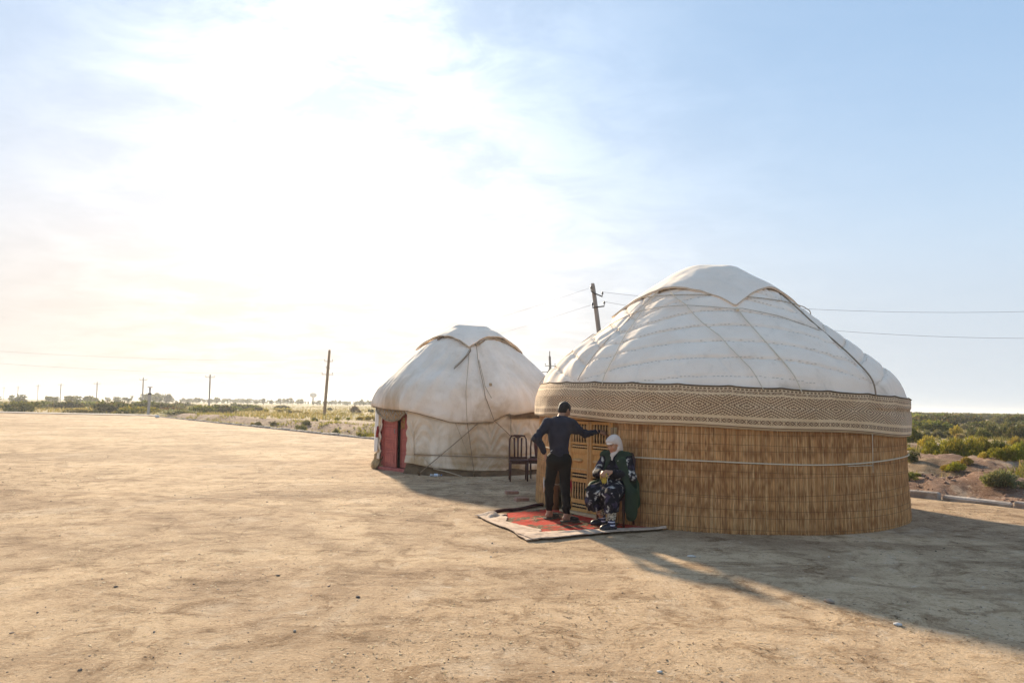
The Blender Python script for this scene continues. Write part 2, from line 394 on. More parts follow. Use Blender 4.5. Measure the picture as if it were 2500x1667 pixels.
def build_stones():
    """loose grit: one mass of small stones over the near yard"""
    m = simple('grit_stone', (.40, .34, .27), (.25, .2, .16), 30, .9, .2, 90, attr=True)
    t = (1 + 5 ** .5) / 2
    iv = np.array([(-1,t,0),(1,t,0),(-1,-t,0),(1,-t,0),(0,-1,t),(0,1,t),(0,-1,-t),(0,1,-t),(t,0,-1),(t,0,1),(-t,0,-1),(-t,0,1)], float); iv /= np.linalg.norm(iv[0])
    jf = np.array([(0,11,5),(0,5,1),(0,1,7),(0,7,10),(0,10,11),(1,5,9),(5,11,4),(11,10,2),(10,7,6),(7,1,8),(3,9,4),(3,4,2),(3,2,6),(3,6,8),(3,8,9),(4,9,5),(2,4,11),(6,2,10),(8,6,7),(9,8,1)])
    N = 6500; r = RNG.uniform(2.6**.5, 24**.5, N)**2; az = RNG.uniform(-.72, .72, N); x, y = np.sin(az)*r, np.cos(az)*r
    keep = (np.maximum(kd(x, y), ke(x, y)) < -.3) & (np.hypot(x-3.52, y-12.13) > 3.2) & (np.hypot(x+1.15, y-18.4) > 2.7) & ~((x > -.6) & (x < 2.6) & (y > 8.3) & (y < 11.6))
    dens = smoothstep(-.35, .45, fbm(x*.5, y*.5, seed=71)); keep &= RNG.random(N) < .25 + .75*dens
    x, y = x[keep], y[keep]; n = len(x)
    s = .0022 * np.exp(RNG.normal(0, .55, n)) * (1 + .05*np.hypot(x, y)); s = np.clip(s, .0015, .02)
    sc = s[:, None] * np.stack([RNG.uniform(.8, 1.9, n), RNG.uniform(.7, 1.3, n), RNG.uniform(.35, .8, n)], -1)
    a = RNG.uniform(0, 6.28, n); V = iv[None] * sc[:, None, :] * RNG.uniform(.75, 1.2, (n, 12, 1))
    c, sn = np.cos(a)[:, None], np.sin(a)[:, None]
    V = np.stack([V[..., 0]*c - V[..., 1]*sn, V[..., 0]*sn + V[..., 1]*c, V[..., 2]], -1)
    V += np.stack([x, y, height(x, y) + sc[:, 2]*.5], -1)[:, None, :]
    F = (jf[None] + 12*np.arange(n)[:, None, None]).reshape(-1, 3)
    pal = np.array([(.33,.28,.22),(.26,.21,.17),(.44,.36,.27),(.55,.5,.43),(.16,.13,.11)]); pc = pal[RNG.choice(5, n, p=[.3,.25,.27,.06,.12])] * RNG.uniform(.8, 1.2, (n, 1))
    tag(mesh('gravel', V.reshape(-1, 3), F, m, col=np.repeat(pc, 12, 0)), 'loose grit and small stones scattered over the sandy yard', 'gravel', kind='stuff')
    # clods of dry earth over the dug banks beyond the kerb
    n = 7000; tt = np.concatenate([RNG.uniform(62, 80, 4200), RNG.uniform(8, 62, n-4200)]); dd = np.concatenate([RNG.uniform(.3, 7, 4200), RNG.uniform(.3, 6, n-4200)])
    x, y = KP[0]+KD[0]*tt+KN[0]*dd, KP[1]+KD[1]*tt+KN[1]*dd; s = .016*np.exp(RNG.normal(0, .6, n)); sc = s[:, None]*np.stack([RNG.uniform(.8, 1.7, n), RNG.uniform(.8, 1.4, n), RNG.uniform(.5, 1.0, n)], -1)
    V = iv[None]*sc[:, None, :]*RNG.uniform(.7, 1.25, (n, 12, 1)) + np.stack([x, y, height(x, y)+sc[:, 2]*.3], -1)[:, None, :]
    cc = np.array([.31, .20, .14])*RNG.uniform(.7, 1.35, (n, 1)); tag(mesh('earth_clods', V.reshape(-1, 3), (jf[None] + 12*np.arange(n)[:, None, None]).reshape(-1, 3), m, col=np.repeat(cc, 12, 0)), 'clods of dry reddish earth over the banks beyond the kerb', 'earth', kind='stuff')
    # stones large enough to point at
    spots = [(2.02, 7.65, .035, 'pale flat stone lying in the shade in front of the reed wall', (.62,.58,.52)),
             (3.0, 5.35, .028, 'whitish stone in the yurt shadow near the right edge of the yard', (.62,.59,.55)),
             (-1.28, 5.9, .018, 'small dark stone alone on the sand left of the middle', (.12,.1,.09)),
             (-2.2, 6.6, .018, 'dark round stone on bare sand at the far left of the foreground', (.12,.1,.09)),
             (.95, 4.35, .016, 'white chip of stone at the bottom edge of the sunlit sand', (.66,.62,.56)),
             (2.75, 5.95, .04, 'brownish broken stone in the shade beneath the reed wall on the right', (.34,.27,.21))]
    for sx, sy, r, lab, cc in spots:
        v = iv * np.array([1.5, .9, .45]) * r * (1 + .18*np.sin(iv[:, ::-1]*7 + sx*9))
        o = mesh('stone', v, jf, simple('stone_' + lab.split()[0], cc, tuple(q*.75 for q in cc), 20, .9, .3, 80), loc=(sx, sy, float(height(sx, sy)) + r*.3), rot=(0, 0, sx*3))
        tag(o, lab, 'stone', 'larger stones in the yard')
build_stones()
# ------------------------------------------------------------------ yurt materials
def cloth_mat(name, c1, c2, dirt, dz=(0, 0), bump=.25, weave=220, dscale=1.2, dlo=.52, dhi=.72):
    """canvas or felt with soft stains; dirt gathers towards the height range dz"""
    m, g, b = material(name); p = P(g)
    c = g.mix(g.mr(g.noise(p, 1.6, 5, .6), .35, .65), c1, c2)
    st = g.mr(g.noise(g.scale(p, (1, 1, .55)), dscale, 6, .65, .6), dlo, dhi)
    zz = g.n('ShaderNodeSeparateXYZ', i0=p).outputs[2]
    w = g.m('ADD', .25, g.m('MULTIPLY', g.mr(zz, dz[1], dz[0]), .75)) if dz[0] != dz[1] else .5
    c = g.mix(g.m('MULTIPLY', st, w), c, dirt)
    c = g.mix(g.m('MULTIPLY', g.mr(g.noise(g.scale(p, (1, 1, .12)), 7, 4, .6), .55, .75), .25), c, dirt)
    g.set(b.inputs['Base Color'], c); g.set(b.inputs['Roughness'], .92); g.set(b.inputs['Specular IOR Level'], .15)
    g.set(b.inputs['Sheen Weight'], .15)
    h = g.m('ADD', g.m('MULTIPLY', g.noise(p, 9, 4, .6), .02), g.m('MULTIPLY', g.noise(p, weave, 2, .5), .0015))
    g.set(b.inputs['Normal'], g.n('ShaderNodeBump', Strength=bump, Distance=1.0, Height=h)); return m
FELT = cloth_mat('white_felt', (.93, .79, .645), (.88, .73, .585), (.58, .47, .36), (1.8, 2.5))
CAPF = cloth_mat('crown_canvas', (.93, .79, .65), (.87, .73, .59), (.62, .52, .42))
CANVAS = cloth_mat('old_canvas', (.86, .75, .63), (.79, .675, .55), (.52, .37, .23), (1.3, 2.6), .5, 180, .9, .42, .68)
WALLC = cloth_mat('wall_canvas', (.80, .69, .55), (.70, .58, .44), (.40, .26, .125), (0.0, 1.6), .7, 180, 1.1, .38, .66)
FLAP = simple('brown_felt_flap', (.17, .105, .055), (.10, .062, .034), 5, .95, .4, 40)
ROPE = simple('hemp_rope', (.50, .40, .28), (.36, .28, .19), 60, .9, .4, 200)
DROPE = simple('dark_rope', (.33, .235, .155), (.22, .155, .10), 60, .9, .4, 200)
PROPE = simple('pale_rope', (.72, .61, .45), (.60, .49, .34), 60, .9, .4, 200)
WIRE = simple('binding_wire', (.22, .13, .06), (.16, .09, .045), 40, .8, .2, 100)
WOOD = simple('carved_poplar', (.70, .38, .125), (.55, .28, .085), 7, .6, .3, 60, stretch=(6, 6, .8), lo=.3, hi=.7)
WOODT = simple('turned_poplar', (.72, .46, .205), (.58, .34, .14), 9, .55, .25, 60, stretch=(4, 4, 1))
DARKIN = simple('painted_shade', (.035, .022, .014), (.02, .013, .009), 5, .95, .2, 30)  # near-black colour standing for shade in gaps, recesses and the interior

def band_material():
    m, g, b = material('woven_band')
    uv = g.n('ShaderNodeUVMap').outputs[0]; s = g.n('ShaderNodeSeparateXYZ', i0=uv); u, v = s.outputs[0], s.outputs[1]
    fr = lambda x: g.m('FRACT', x)
    lt = lambda x, t: g.m('LESS_THAN', x, t)
    gt = lambda x, t: g.m('GREATER_THAN', x, t)
    ab = lambda x: g.m('ABSOLUTE', x)
    mul = lambda a, c: g.m('MULTIPLY', a, c)
    inr = lambda a, c: mul(gt(v, a), lt(v, c))
    # middle field: nested lozenges with hooked steps
    x = ab(g.m('SUBTRACT', fr(g.m('DIVIDE', u, .62)), .5)); y = ab(g.m('DIVIDE', g.m('SUBTRACT', v, .545), .54))
    d = g.m('ADD', mul(x, 2.0), mul(y, 1.9)); e = g.m('SUBTRACT', mul(x, 2.0), mul(y, 1.9))
    ring = fr(mul(d, 4.0)); tooth = lt(fr(mul(e, 5.5)), .5)
    line = lt(ring, .32); hook = mul(mul(gt(ring, .32), lt(ring, .72)), tooth)
    cross = lt(ab(g.m('SUBTRACT', fr(mul(d, .5)), .5)), .03)
    mid = g.m('MAXIMUM', line, hook)
    # two borders: lozenge and cross figures on brown
    def border(lo, hi):
        bx = ab(g.m('SUBTRACT', fr(g.m('DIVIDE', u, .165)), .5)); by = ab(g.m('SUBTRACT', g.m('DIVIDE', g.m('SUBTRACT', v, lo), hi - lo), .5))
        loz = g.m('ADD', mul(bx, 1.5), mul(by, 1.0))
        fig = lt(ab(g.m('SUBTRACT', loz, .40)), .075)
        dotc = lt(loz, .14)
        star = lt(ab(g.m('SUBTRACT', mul(g.m('SUBTRACT', .5, bx), 2.2), by)), .09)
        bar = mul(gt(bx, .468), 1.0)
        return mul(inr(lo, hi), g.m('SUBTRACT', 1.0, g.m('MAXIMUM', g.m('MAXIMUM', fig, dotc), g.m('MAXIMUM', star, bar))))
    tk = mul(inr(.925, .965), lt(fr(g.m('DIVIDE', u, .055)), .62))
    tk = g.m('MAXIMUM', tk, gt(v, .982))
    brown = g.m('MAXIMUM', mul(inr(.29, .80), mid), g.m('MAXIMUM', border(.115, .215), border(.845, .91)))
    brown = g.m('MAXIMUM', brown, g.m('MAXIMUM', tk, inr(.022, .045)))
    p = P(g); nz = g.mr(g.noise(p, 2.2, 4), .35, .65)
    cream = g.mix(nz, (.78, .58, .36), (.70, .50, .295)); dk = g.mix(nz, (.20, .105, .055), (.15, .078, .042))
    c = g.mix(brown, cream, dk)
    c = g.mix(g.m('MULTIPLY', g.noise(p, 160, 2), .22), c, (.30, .2, .12))
    g.set(b.inputs['Base Color'], c); g.set(b.inputs['Roughness'], .92); g.set(b.inputs['Specular IOR Level'], .12); g.set(b.inputs['Sheen Weight'], .2)
    h = g.m('ADD', mul(brown, .004), mul(g.noise(p, 12, 3), .02))
    g.set(b.inputs['Normal'], g.n('ShaderNodeBump', Strength=.35, Distance=1.0, Height=h)); return m

def profile(pts, n=160, k=9):
    """dense smooth profile from eave to apex: radius, height"""
    q = np.array(pts, float); s = np.concatenate([[0], np.cumsum(np.hypot(*np.diff(q, axis=0).T))]); t = np.linspace(0, s[-1], n)
    r, z = np.interp(t, s, q[:, 0]), np.interp(t, s, q[:, 1]); ker = np.ones(k) / k
    pad = k // 2
    r2 = np.convolve(np.concatenate([2*r[0]-r[pad:0:-1], r, -r[-2:-pad-2:-1]]), ker, 'valid'); z2 = np.convolve(np.concatenate([2*z[0]-z[pad:0:-1], z, z[-2:-pad-2:-1]]), ker, 'valid')
    r2[-1] = 0.0
    return r2, z2
def on_prof(pr, z, off=0.0):
    """radius at a height, pushed out along the slope"""
    r = np.interp(z, pr[1], pr[0]); dr = (np.interp(np.asarray(z)+.05, pr[1], pr[0]) - np.interp(np.asarray(z)-.05, pr[1], pr[0])) / .1
    L = np.sqrt(1 + dr * dr); return r + off / L, z + off * -dr / L
def rope_on(pr, path, off, n=24):
    """rope lying on a roof through given (angle, height) points"""
    th = np.array([p[0] for p in path], float); zz = np.array([p[1] for p in path], float); t = np.linspace(0, len(path)-1, n)
    a = np.radians(np.interp(t, np.arange(len(path)), th)); z = np.interp(t, np.arange(len(path)), zz)
    r, z2 = on_prof(pr, z, off); return np.stack([r*np.cos(a), r*np.sin(a), z2], -1)
def crown(name, pr, a0, edge, off, parent, mat, seed, sag=.02):
    """square crown cloth laid over the roof wheel, its corners hanging down the roof"""
    nt, ns = 256, 44; th = np.linspace(0, 2*np.pi, nt, endpoint=False)
    ph = (th - R_(a0) - np.pi/4 + np.pi/4*0) ; ph = (ph + np.pi/4) % (np.pi/2) - np.pi/4
    rb = edge / np.cos(ph); rb = edge*1.0 + (rb - edge) * 1.0 + .015*vn(th*9, seed, seed=seed)
    f = np.linspace(0.0, 1, ns)**.9; rr = rb[:, None] * f[None]
    T = np.repeat(th[:, None], ns, 1)
    z = np.interp(rr, pr[0][::-1], pr[1][::-1])
    dr = np.interp(rr+.04, pr[0][::-1], pr[1][::-1]) - np.interp(np.maximum(rr-.04, 0), pr[0][::-1], pr[1][::-1]); sl = dr/.08; L = np.sqrt(1+sl*sl)
    x0, y0 = rr*np.cos(T), rr*np.sin(T)
    o = off + .018*smoothstep(.55, 1, f)[None] + .035*fbm(x0*1.6, y0*1.6, seed=seed, oct=3)*smoothstep(.1, .5, f)[None] + .014*np.sin(T*11 + 2*vn(T*2, 0, seed=seed))*smoothstep(.45, .95, f)[None] * np.sin(np.pi*f)[None]
    o += .03*np.exp(-((rr-.42)/.12)**2) * (.6 + .4*np.sin(T*3+seed))
    rr2 = rr + o * (-sl) / L; z2 = z + o / L
    v = np.stack([rr2*np.cos(T), rr2*np.sin(T), z2], -1)
    # hem folded in under the edge gives the cloth its thickness
    e = v[:, -1:, :].copy(); hem = e.copy(); hem[..., 2] -= .024; hem2 = hem*1.0; k = np.hypot(hem2[..., 0], hem2[..., 1])[..., None]; hem2[..., :2] *= (k-.03)/k
    v = np.concatenate([v, hem, hem2], 1)
    ob = mesh(name, v.reshape(-1, 3), grid_faces(nt, ns+2, True), mat, parent, True)
    lip = mesh('hem', *tube_vf(e[:, 0]*[1, 1, 1]+[0, 0, -.008], .006, 5, True), ROPE, ob, True)
    return ob

# ------------------------------------------------------------------ reed-walled yurt
CB = np.array([3.52, 12.13])
PRB = profile([(3.05,1.80),(2.97,2.04),(2.60,2.42),(2.28,2.70),(1.92,2.98),(1.50,3.34),(1.05,3.70),(.6,3.98),(.3,4.08),(0,4.11)])
def zbot(t): return 1.385 - .11*np.cos(t) + .010*np.sin(t*9) + .012*np.sin(t*4.3+1)
def ztop(t): return 1.93 - .11*np.cos(t) + .016*(1 - np.abs(np.sin(t*14.2)))**2 - .008
def wall_r(z): return 3.065 - .055*np.clip(z/1.4, 0, 1)
def build_big():
    Y = empty('reed_yurt', (CB[0], CB[1], 0), 0, 'large round yurt with reed wall, patterned woven band and white quilted roof', 'yurt')
    # quilted felt roof, four overlapping pieces
    pr = PRB; nt = 720; th = np.linspace(-np.pi, np.pi, nt, endpoint=False); k = np.arange(0, 150)
    T = np.repeat(th[:, None], len(k), 1); r = np.repeat(pr[0][None, k], nt, 0); z = np.repeat(pr[1][None, k], nt, 0)
    ph = (np.degrees(T) + 102.5 + 45 + .8*np.sin(z*6)*3 + 720) % 90 - 45
    pid = np.floor((np.degrees(T) + 102.5 + 45 + 720) / 90)
    q = (z + .33*(ph/44)**2 + .02*fbm(T*3, z*2, seed=5)) / .262
    frac = np.abs(q - np.floor(q) - .5) * 2          # 1 on a seam line
    st = .55 + .45*np.abs(np.sin(T*r*np.pi/.055))
    puff = .024 * (1 - frac**5) - .022 * np.exp(-((1-frac)/.055)**2) * st
    low = smoothstep(2.60, 2.5, z + .02*np.floor(q))
    for a, sl in ((-31, 20), (-21, 8), (-10, 4), (1, -6)):
        dl = (ph - a - sl*(z-2.4)) / 57.3 * r
        puff -= .022*np.exp(-(dl/.026)**2) * low * (.4 + .6*np.abs(np.sin(z*np.pi/.05)))
    off = puff + .030*(ph/90 + .5) + .03*fbm(T*2.2, z*1.5, seed=8, oct=3) + .006*fbm(T*14, z*6, seed=18, oct=3)
    off += .03*smoothstep(30, 44, ph)*np.sin(ph*1.1)*.5
    off += .05*smoothstep(3.0, 2.5, z)*np.sin(np.degrees(T)*.30+1.0)**2*smoothstep(-125, -150, np.degrees(T))
    off = off*smoothstep(1.90, 2.25, z) + .004
    dr = np.gradient(pr[0], pr[1] + np.arange(len(pr[1]))*1e-9)[k][None]; L = np.sqrt(1+dr*dr)
    rr = np.maximum(r + off/L, .01); zz = z - off*dr/L
    v = np.stack([rr*np.cos(T), rr*np.sin(T), zz], -1)
    roof = mesh('roof_felt', v.reshape(-1, 3), grid_faces(nt, len(k), True), FELT, Y, True)
    # quilting stitches along the seam rows
    sv = []; sf = []; r_ = np.random.default_rng(4)
    for nrow in range(7, 16):
        t0 = -math.pi
        while t0 < math.pi:
            pd = (math.degrees(t0) + 102.5 + 45 + 720) % 90 - 45; zz0 = .262*nrow - .33*(pd/44)**2 + r_.normal(0, .004)
            if 2.0 < zz0 < 3.5 and r_.random() < .9:
                i0 = int((t0 + math.pi)/(2*math.pi)*nt) % nt; j0 = int(np.argmin(np.abs(pr[1][:150] - zz0))); c0 = v[i0, j0]; rr0 = math.hypot(c0[0], c0[1]); tx = np.array([-math.sin(t0), math.cos(t0), 0]); up = np.array([-.62*math.cos(t0), -.62*math.sin(t0), .78]); ou = np.cross(tx, up); c1 = np.array([rr0*math.cos(t0), rr0*math.sin(t0), c0[2]]) + ou*.006
                b0 = len(sv); L_, H_ = .016, .0055
                sv += [c1 - tx*L_ - up*H_, c1 + tx*L_ - up*H_, c1 + tx*L_ + up*H_, c1 - tx*L_ + up*H_, c1 + ou*.004]; sf += [(b0, b0+1, b0+4), (b0+1, b0+2, b0+4), (b0+2, b0+3, b0+4), (b0+3, b0, b0+4)]
            t0 += .055/max(1.0, float(np.interp(zz0, pr[1], pr[0])))
    tag(mesh('stitching', sv, sf, simple('quilting_thread', (.62, .53, .43), (.52, .44, .35), 9, .95, .1, 40), Y), kind='stuff')
    crown('crown_cover', pr, -93.5, 1.19, .076, Y, CAPF, 3)
    # ropes over the roof
    ropes = [([(-147.2,3.62),(-149,3.16),(-148,2.64),(-147,2.33),(-146,2.02)], ROPE, .006), ([(-147.9,3.62),(-143.1,3.07),(-137.3,2.43),(-135.8,1.95)], PROPE, .006),
             ([(-140,3.62),(-118.4,3.22),(-102.9,2.65),(-95.9,2.18),(-93.3,1.88)], PROPE, .006), ([(-93.3,3.14),(-89.2,2.65),(-85.6,2.21),(-83.9,1.86)], PROPE, .007),
             ([(-178,2.0),(-172,2.6),(-160,3.05),(-148.3,3.17),(-133,3.21),(-118.3,3.21),(-94.6,3.12),(-90.8,3.13),(-74.8,3.01),(-57.6,2.76)], ROPE, .005),
             ([(-52,3.45),(-55,3.16),(-58.6,2.76),(-59,2.42),(-59,2.18),(-61,1.84)], DROPE, .011),
             ([(-170,3.5),(179,2.9),(172,2.2)], ROPE, .008)]
    for path, m, rad in ropes:
        mesh('roof_rope', *tube_vf(rope_on(pr, path, .070, 60), rad, 5), m, Y, True)
    kn = rope_on(pr, [(-93.4, 3.1), (-93.2, 3.07)], .075, 2)[0]
    mesh('rope_knot', *lathe_vf([(.004,-.03),(.022,-.02),(.026,0),(.02,.018),(.004,.028)], 8), PROPE, Y, True, loc=tuple(kn))
    # patterned woven band
    nt = 900; nv = 26; th = np.linspace(-np.pi, np.pi, nt+1); vv = np.linspace(0, 1, nv)
    T = np.repeat(th[:, None], nv, 1); V = np.repeat(vv[None], nt+1, 0)
    z = zbot(T) + (ztop(T) - zbot(T))*V
    r0 = np.interp(V, [0, .12, .3, .48, .62, .8, 1], [3.088, 3.094, 3.098, 3.094, 3.078, 3.035, 2.975]); r0 += .026*fbm(T*6, V*1.2, seed=12, oct=3) - .012*smoothstep(.7, 1, V)*(.5+.5*np.cos(T*28.4))
    r0 = np.maximum(r0, np.where(z > 1.68, on_prof(pr, np.maximum(z, 1.82), .045)[0], 0))
    vb = np.stack([r0*np.cos(T), r0*np.sin(T), z], -1); uvv = np.stack([T*3.1, V], -1)
    bo = mesh('woven_band', vb.reshape(-1, 3), grid_faces(nt+1, nv), band_material(), Y, True, uv=uvv.reshape(-1, 2))
    sd = bo.modifiers.new('thick', 'SOLIDIFY'); sd.thickness = .008; sd.offset = -1
    tt = np.linspace(-np.pi, np.pi, 400, endpoint=False)
    for nm, zf, rf, m in (('top_cord', ztop, 2.99, FLAP), ('bottom_cord', zbot, 3.055, PROPE)):
        zc = zf(tt) + (.004 if nm == 'top_cord' else -.006)
        rc = np.maximum(rf, np.where(zc > 1.68, on_prof(pr, np.maximum(zc, 1.82), .052)[0], 0)) if nm == 'top_cord' else np.full_like(tt, rf)
        mesh(nm, *tube_vf(np.stack([rc*np.cos(tt), rc*np.sin(tt), zc], -1), .008, 5, True), m, bo, True)
    # reed wall: bound reeds, a gap for the door
    A0, A1 = R_(-132.2), R_(-155.6) + 2*np.pi; N = 3600
    a = np.linspace(A0, A1, N) + RNG.normal(0, .0003, N)
    nr = 26; zt = 1.55; zl = np.linspace(0, 1, nr)
    base = RNG.uniform(-.03, .03, N); top = np.full(N, zt); lean = RNG.normal(0, .0012, N); rad = RNG.uniform(.0030, .0045, N); ro = RNG.normal(0, .0014, N)
    loose = RNG.random(N) < .035; lean[loose] *= 5; ro[loose] += .005
    Z = base[:, None] + (top-base)[:, None]*zl[None]
    AA = a[:, None] + lean[:, None]*(zl[None]-.5) + .0004*np.sin(zl[None]*7 + RNG.uniform(0, 6, N)[:, None])
    RR = wall_r(Z) + ro[:, None] + .012*fbm(AA*5, Z*1.5, seed=77, oct=2)
    X = []
    for kx in (-1, 0, 1):
        da = rad[:, None]*kx/RR; dr = rad[:, None]*(.9 if kx == 0 else 0)
        X.append(np.stack([(RR+dr)*np.cos(AA+da), (RR+dr)*np.sin(AA+da), Z], -1))
    V3 = np.stack(X, 2)                                   # N, nr, 3, 3
    idx = np.arange(N*nr*3).reshape(N, nr, 3); F = []
    for j in range(2):
        F.append(np.stack([idx[:, :-1, j], idx[:, :-1, j+1], idx[:, 1:, j+1], idx[:, 1:, j]], -1).reshape(-1, 4))
    F = np.concatenate(F)
    pal = np.array([(.63,.345,.145),(.58,.30,.115),(.52,.255,.092),(.68,.42,.20),(.41,.19,.072)]); gi = np.cumsum(RNG.random(N) < .80); pc = pal[RNG.choice(5, N, p=[.28,.25,.20,.15,.12])][gi % N]*RNG.uniform(.90, 1.10, N)[(gi*7) % N][:, None]
    blot = smoothstep(.0, .4, fbm(AA*70, Z*22, seed=90, oct=3) + .25*np.sin(Z*24+2*vn(AA*4, 0, seed=4)) + .25*vn(AA*3, Z*1.5, seed=91)) * RNG.uniform(.35, 1, (N, nr))
    C = pc[:, None, :]*(1 + .12*RNG.normal(0, 1, (N, nr, 1)))
    C = C*(1 - .92*blot[..., None]) + np.array([.27, .10, .026])*.92*blot[..., None]
    C = np.clip(np.repeat(C[:, :, None, :], 3, 2), .02, .8)
    RM = simple('reed_stalk', (1, 1, 1), (.80, .76, .70), 30, .62, .15, 90, attr=True, stretch=(1, 1, .15))
    w = mesh('reed_wall', V3.reshape(-1, 3), F, RM, Y, True, col=C.reshape(-1, 3)); tag(w, kind='stuff')
    tt = np.linspace(A0, A1, 260)
    v = np.stack([np.stack([rr*np.cos(tt), rr*np.sin(tt), np.full_like(tt, zz)], -1) for rr, zz in ((3.045, -.02), (2.985, 1.6), (2.96, 1.6), (3.02, -.02))], 1)
    mesh('inner_screen', v.reshape(-1, 3), grid_faces(260, 4), simple('shaded_reed_backing', (.36, .20, .09), (.24, .13, .06), 20, .95, .3, 50), Y, True)
    for i in range(11):
        z0 = .07 + .124*i + .035*math.sin(i*2.7); zw = z0 + .014*np.sin(tt*3+i) + .008*fbm(tt*4, i*3.1, seed=33) + .028*np.sin(tt*1.3+i*1.9)
        rr = wall_r(zw) + .0088 + .012*fbm(tt*5, zw*1.5, seed=77, oct=2)
        mesh('binding_wire', *tube_vf(np.stack([rr*np.cos(tt), rr*np.sin(tt), zw], -1), .0020, 4), WIRE, Y, True)
    zr = .965 - .035*np.cos((tt-R_(-90))*2.2) + .01*np.sin(tt*6); rr = wall_r(zr) + .02
    mesh('wall_rope', *tube_vf(np.stack([rr*np.cos(tt), rr*np.sin(tt), zr], -1), .0095, 6), PROPE, Y, True)
    for an, z0, z1 in ((-62.5, .93, 1.34), (-66, .895, .90)):
        a2 = R_(an); aa = a2 if z1-z0 > .1 else None
        pts = [(3.1*np.cos(a2), 3.1*np.sin(a2), z) for z in np.linspace(z0-.12, z1, 8)] if aa else [(3.09*np.cos(t), 3.09*np.sin(t), .91) for t in np.linspace(R_(-71), R_(-62.5), 8)]
        mesh('tie_string', *tube_vf(pts, .005, 5), PROPE, Y, True)
    # reed bundles beside the door
    mb = MB()
    for i in range(16):
        aa, rr = R_(-156.4) + random.uniform(-.019, .019), 3.06 + random.uniform(-.03, .05)
        cc = random.choice([(.40,.23,.11),(.30,.155,.07),(.22,.11,.05)])
        mb.tube([(rr*math.cos(aa+random.uniform(-.002,.002)), rr*math.sin(aa), z) for z in (-.02, .5, 1.0, 1.42)], .013, 6, cc)
    rb = mb.build('reed_bundle', RM, Y, True)
    for z in (.42, .93, 1.3):
        c0 = np.array([3.075*math.cos(R_(-156.4)), 3.075*math.sin(R_(-156.4)), z])
        mesh('tie', *tube_vf([c0 + (.075*math.cos(q), .075*math.sin(q), .004*math.sin(3*q)) for q in np.linspace(0, 6.283, 14)[:-1]], .006, 5, True), PROPE, rb, True)
    mb = MB()
    for i in range(9):
        aa, rr = R_(-131.9) + random.uniform(-.012, .012), 3.05 + random.uniform(-.02, .03)
        mb.tube([(rr*math.cos(aa), rr*math.sin(aa), z) for z in (-.02, .5, 1.0, 1.36)], .010, 6, random.choice([(.48,.30,.14),(.40,.23,.11)]))
    mb.build('reed_bundle', RM, Y, True)
    # ---- carved double door
    d0, d1 = np.array([1.004, 10.87]) - CB, np.array([1.596, 10.08]) - CB; d0 = d0*1.045; d1 = d1*1.045
    t = (d1-d0); Wd = np.linalg.norm(t); t /= Wd; az = math.atan2(t[1], t[0])
    fr = mesh('door_frame', *(lambda m: (m.v, m.f))(MB().box((0, -.03, 0), (.055, .06, 1.46), bev=.006).box((Wd-.055, -.03, 0), (Wd, .06, 1.46), bev=.006).box((.055, -.028, 1.415), (Wd-.055, .058, 1.47), bev=.005)), WOOD, Y, False, loc=(d0[0], d0[1], .03), rot=(0, 0, az))
    mesh('threshold', *(lambda m: (m.v, m.f))(MB().box((-.06, -.11, -.05), (Wd+.04, .08, .045), bev=.01)), simple('threshold_wood', (.62, .45, .26), (.50, .35, .19), 9, .7, .3, 50, stretch=(1, 6, 6)), Y, False, loc=(d0[0], d0[1], 0), rot=(0, 0, az))
    gap = MB().box((-.13, .02, 0), (-.002, .07, 1.5)); gap.build('dark_gap_strip', DARKIN, Y, loc=(d0[0], d0[1], 0), rot=(0, 0, az))  # dark strip painted in for the shaded gap beside the jamb
    lw = (Wd - .11 - .006)/2
    balu = [(.006,0),(.012,.01),(.012,.03),(.007,.04),(.013,.06),(.015,.09),(.011,.13),(.008,.15),(.013,.165),(.008,.18),(.011,.20),(.015,.24),(.013,.265),(.007,.28),(.012,.29),(.012,.30)]
    spin = [(.006,0),(.014,.02),(.010,.06),(.006,.065),(.014,.08),(.006,.095),(.014,.11),(.006,.125),(.014,.14),(.006,.155),(.014,.17),(.006,.185),(.010,.19),(.014,.23),(.006,.25)]
    knob = [(.006,0),(.016,.012),(.024,.05),(.016,.075),(.012,.078),(.028,.086),(.03,.095),(.012,.102),(.012,.108),(.028,.115),(.03,.125),(.016,.13),(.03,.145),(.027,.172),(.014,.184),(.018,.192),(.008,.20)]
    srcB = srcS = srcK = srcC = None
    for side in (0, 1):
        x0 = .055 + side*(lw+.006)
        lf = mesh('door_leaf', *(lambda m: (m.v, m.f))(MB().box((0, -.012, 0), (.05, .03, 1.38), bev=.003).box((lw-.05, -.012, 0), (lw, .03, 1.38), bev=.003)), WOOD, Y, False,
                  loc=(d0[0]+t[0]*x0, d0[1]+t[1]*x0, .048), rot=(0, 0, az))
        ix0, ix1 = .05, lw-.05
        for z0, z1 in ((1.335,1.38),(1.02,1.055),(.90,.96),(.585,.63),(.445,.505),(.12,.185),(0,.045)):
            MB().box((ix0, -.010, z0), (ix1, .028, z1), bev=.004).build('rail', WOOD, lf)
        MB().box((ix0, .006, .63), (ix1, .020, .90)).build('panel', WOOD, lf)
        MB().box((ix0, -.008, .63), (ix0+.02, .012, .90), bev=.004).box((ix1-.02, -.008, .63), (ix1, .012, .90), bev=.004).box((ix0+.02, -.008, .88), (ix1-.02, .012, .90), bev=.004).build('panel_moulding', WOOD, lf)
        MB().box((ix0, -.020, .628), (ix1, .004, .652), bev=.008).build('panel_sill', WOODT, lf)
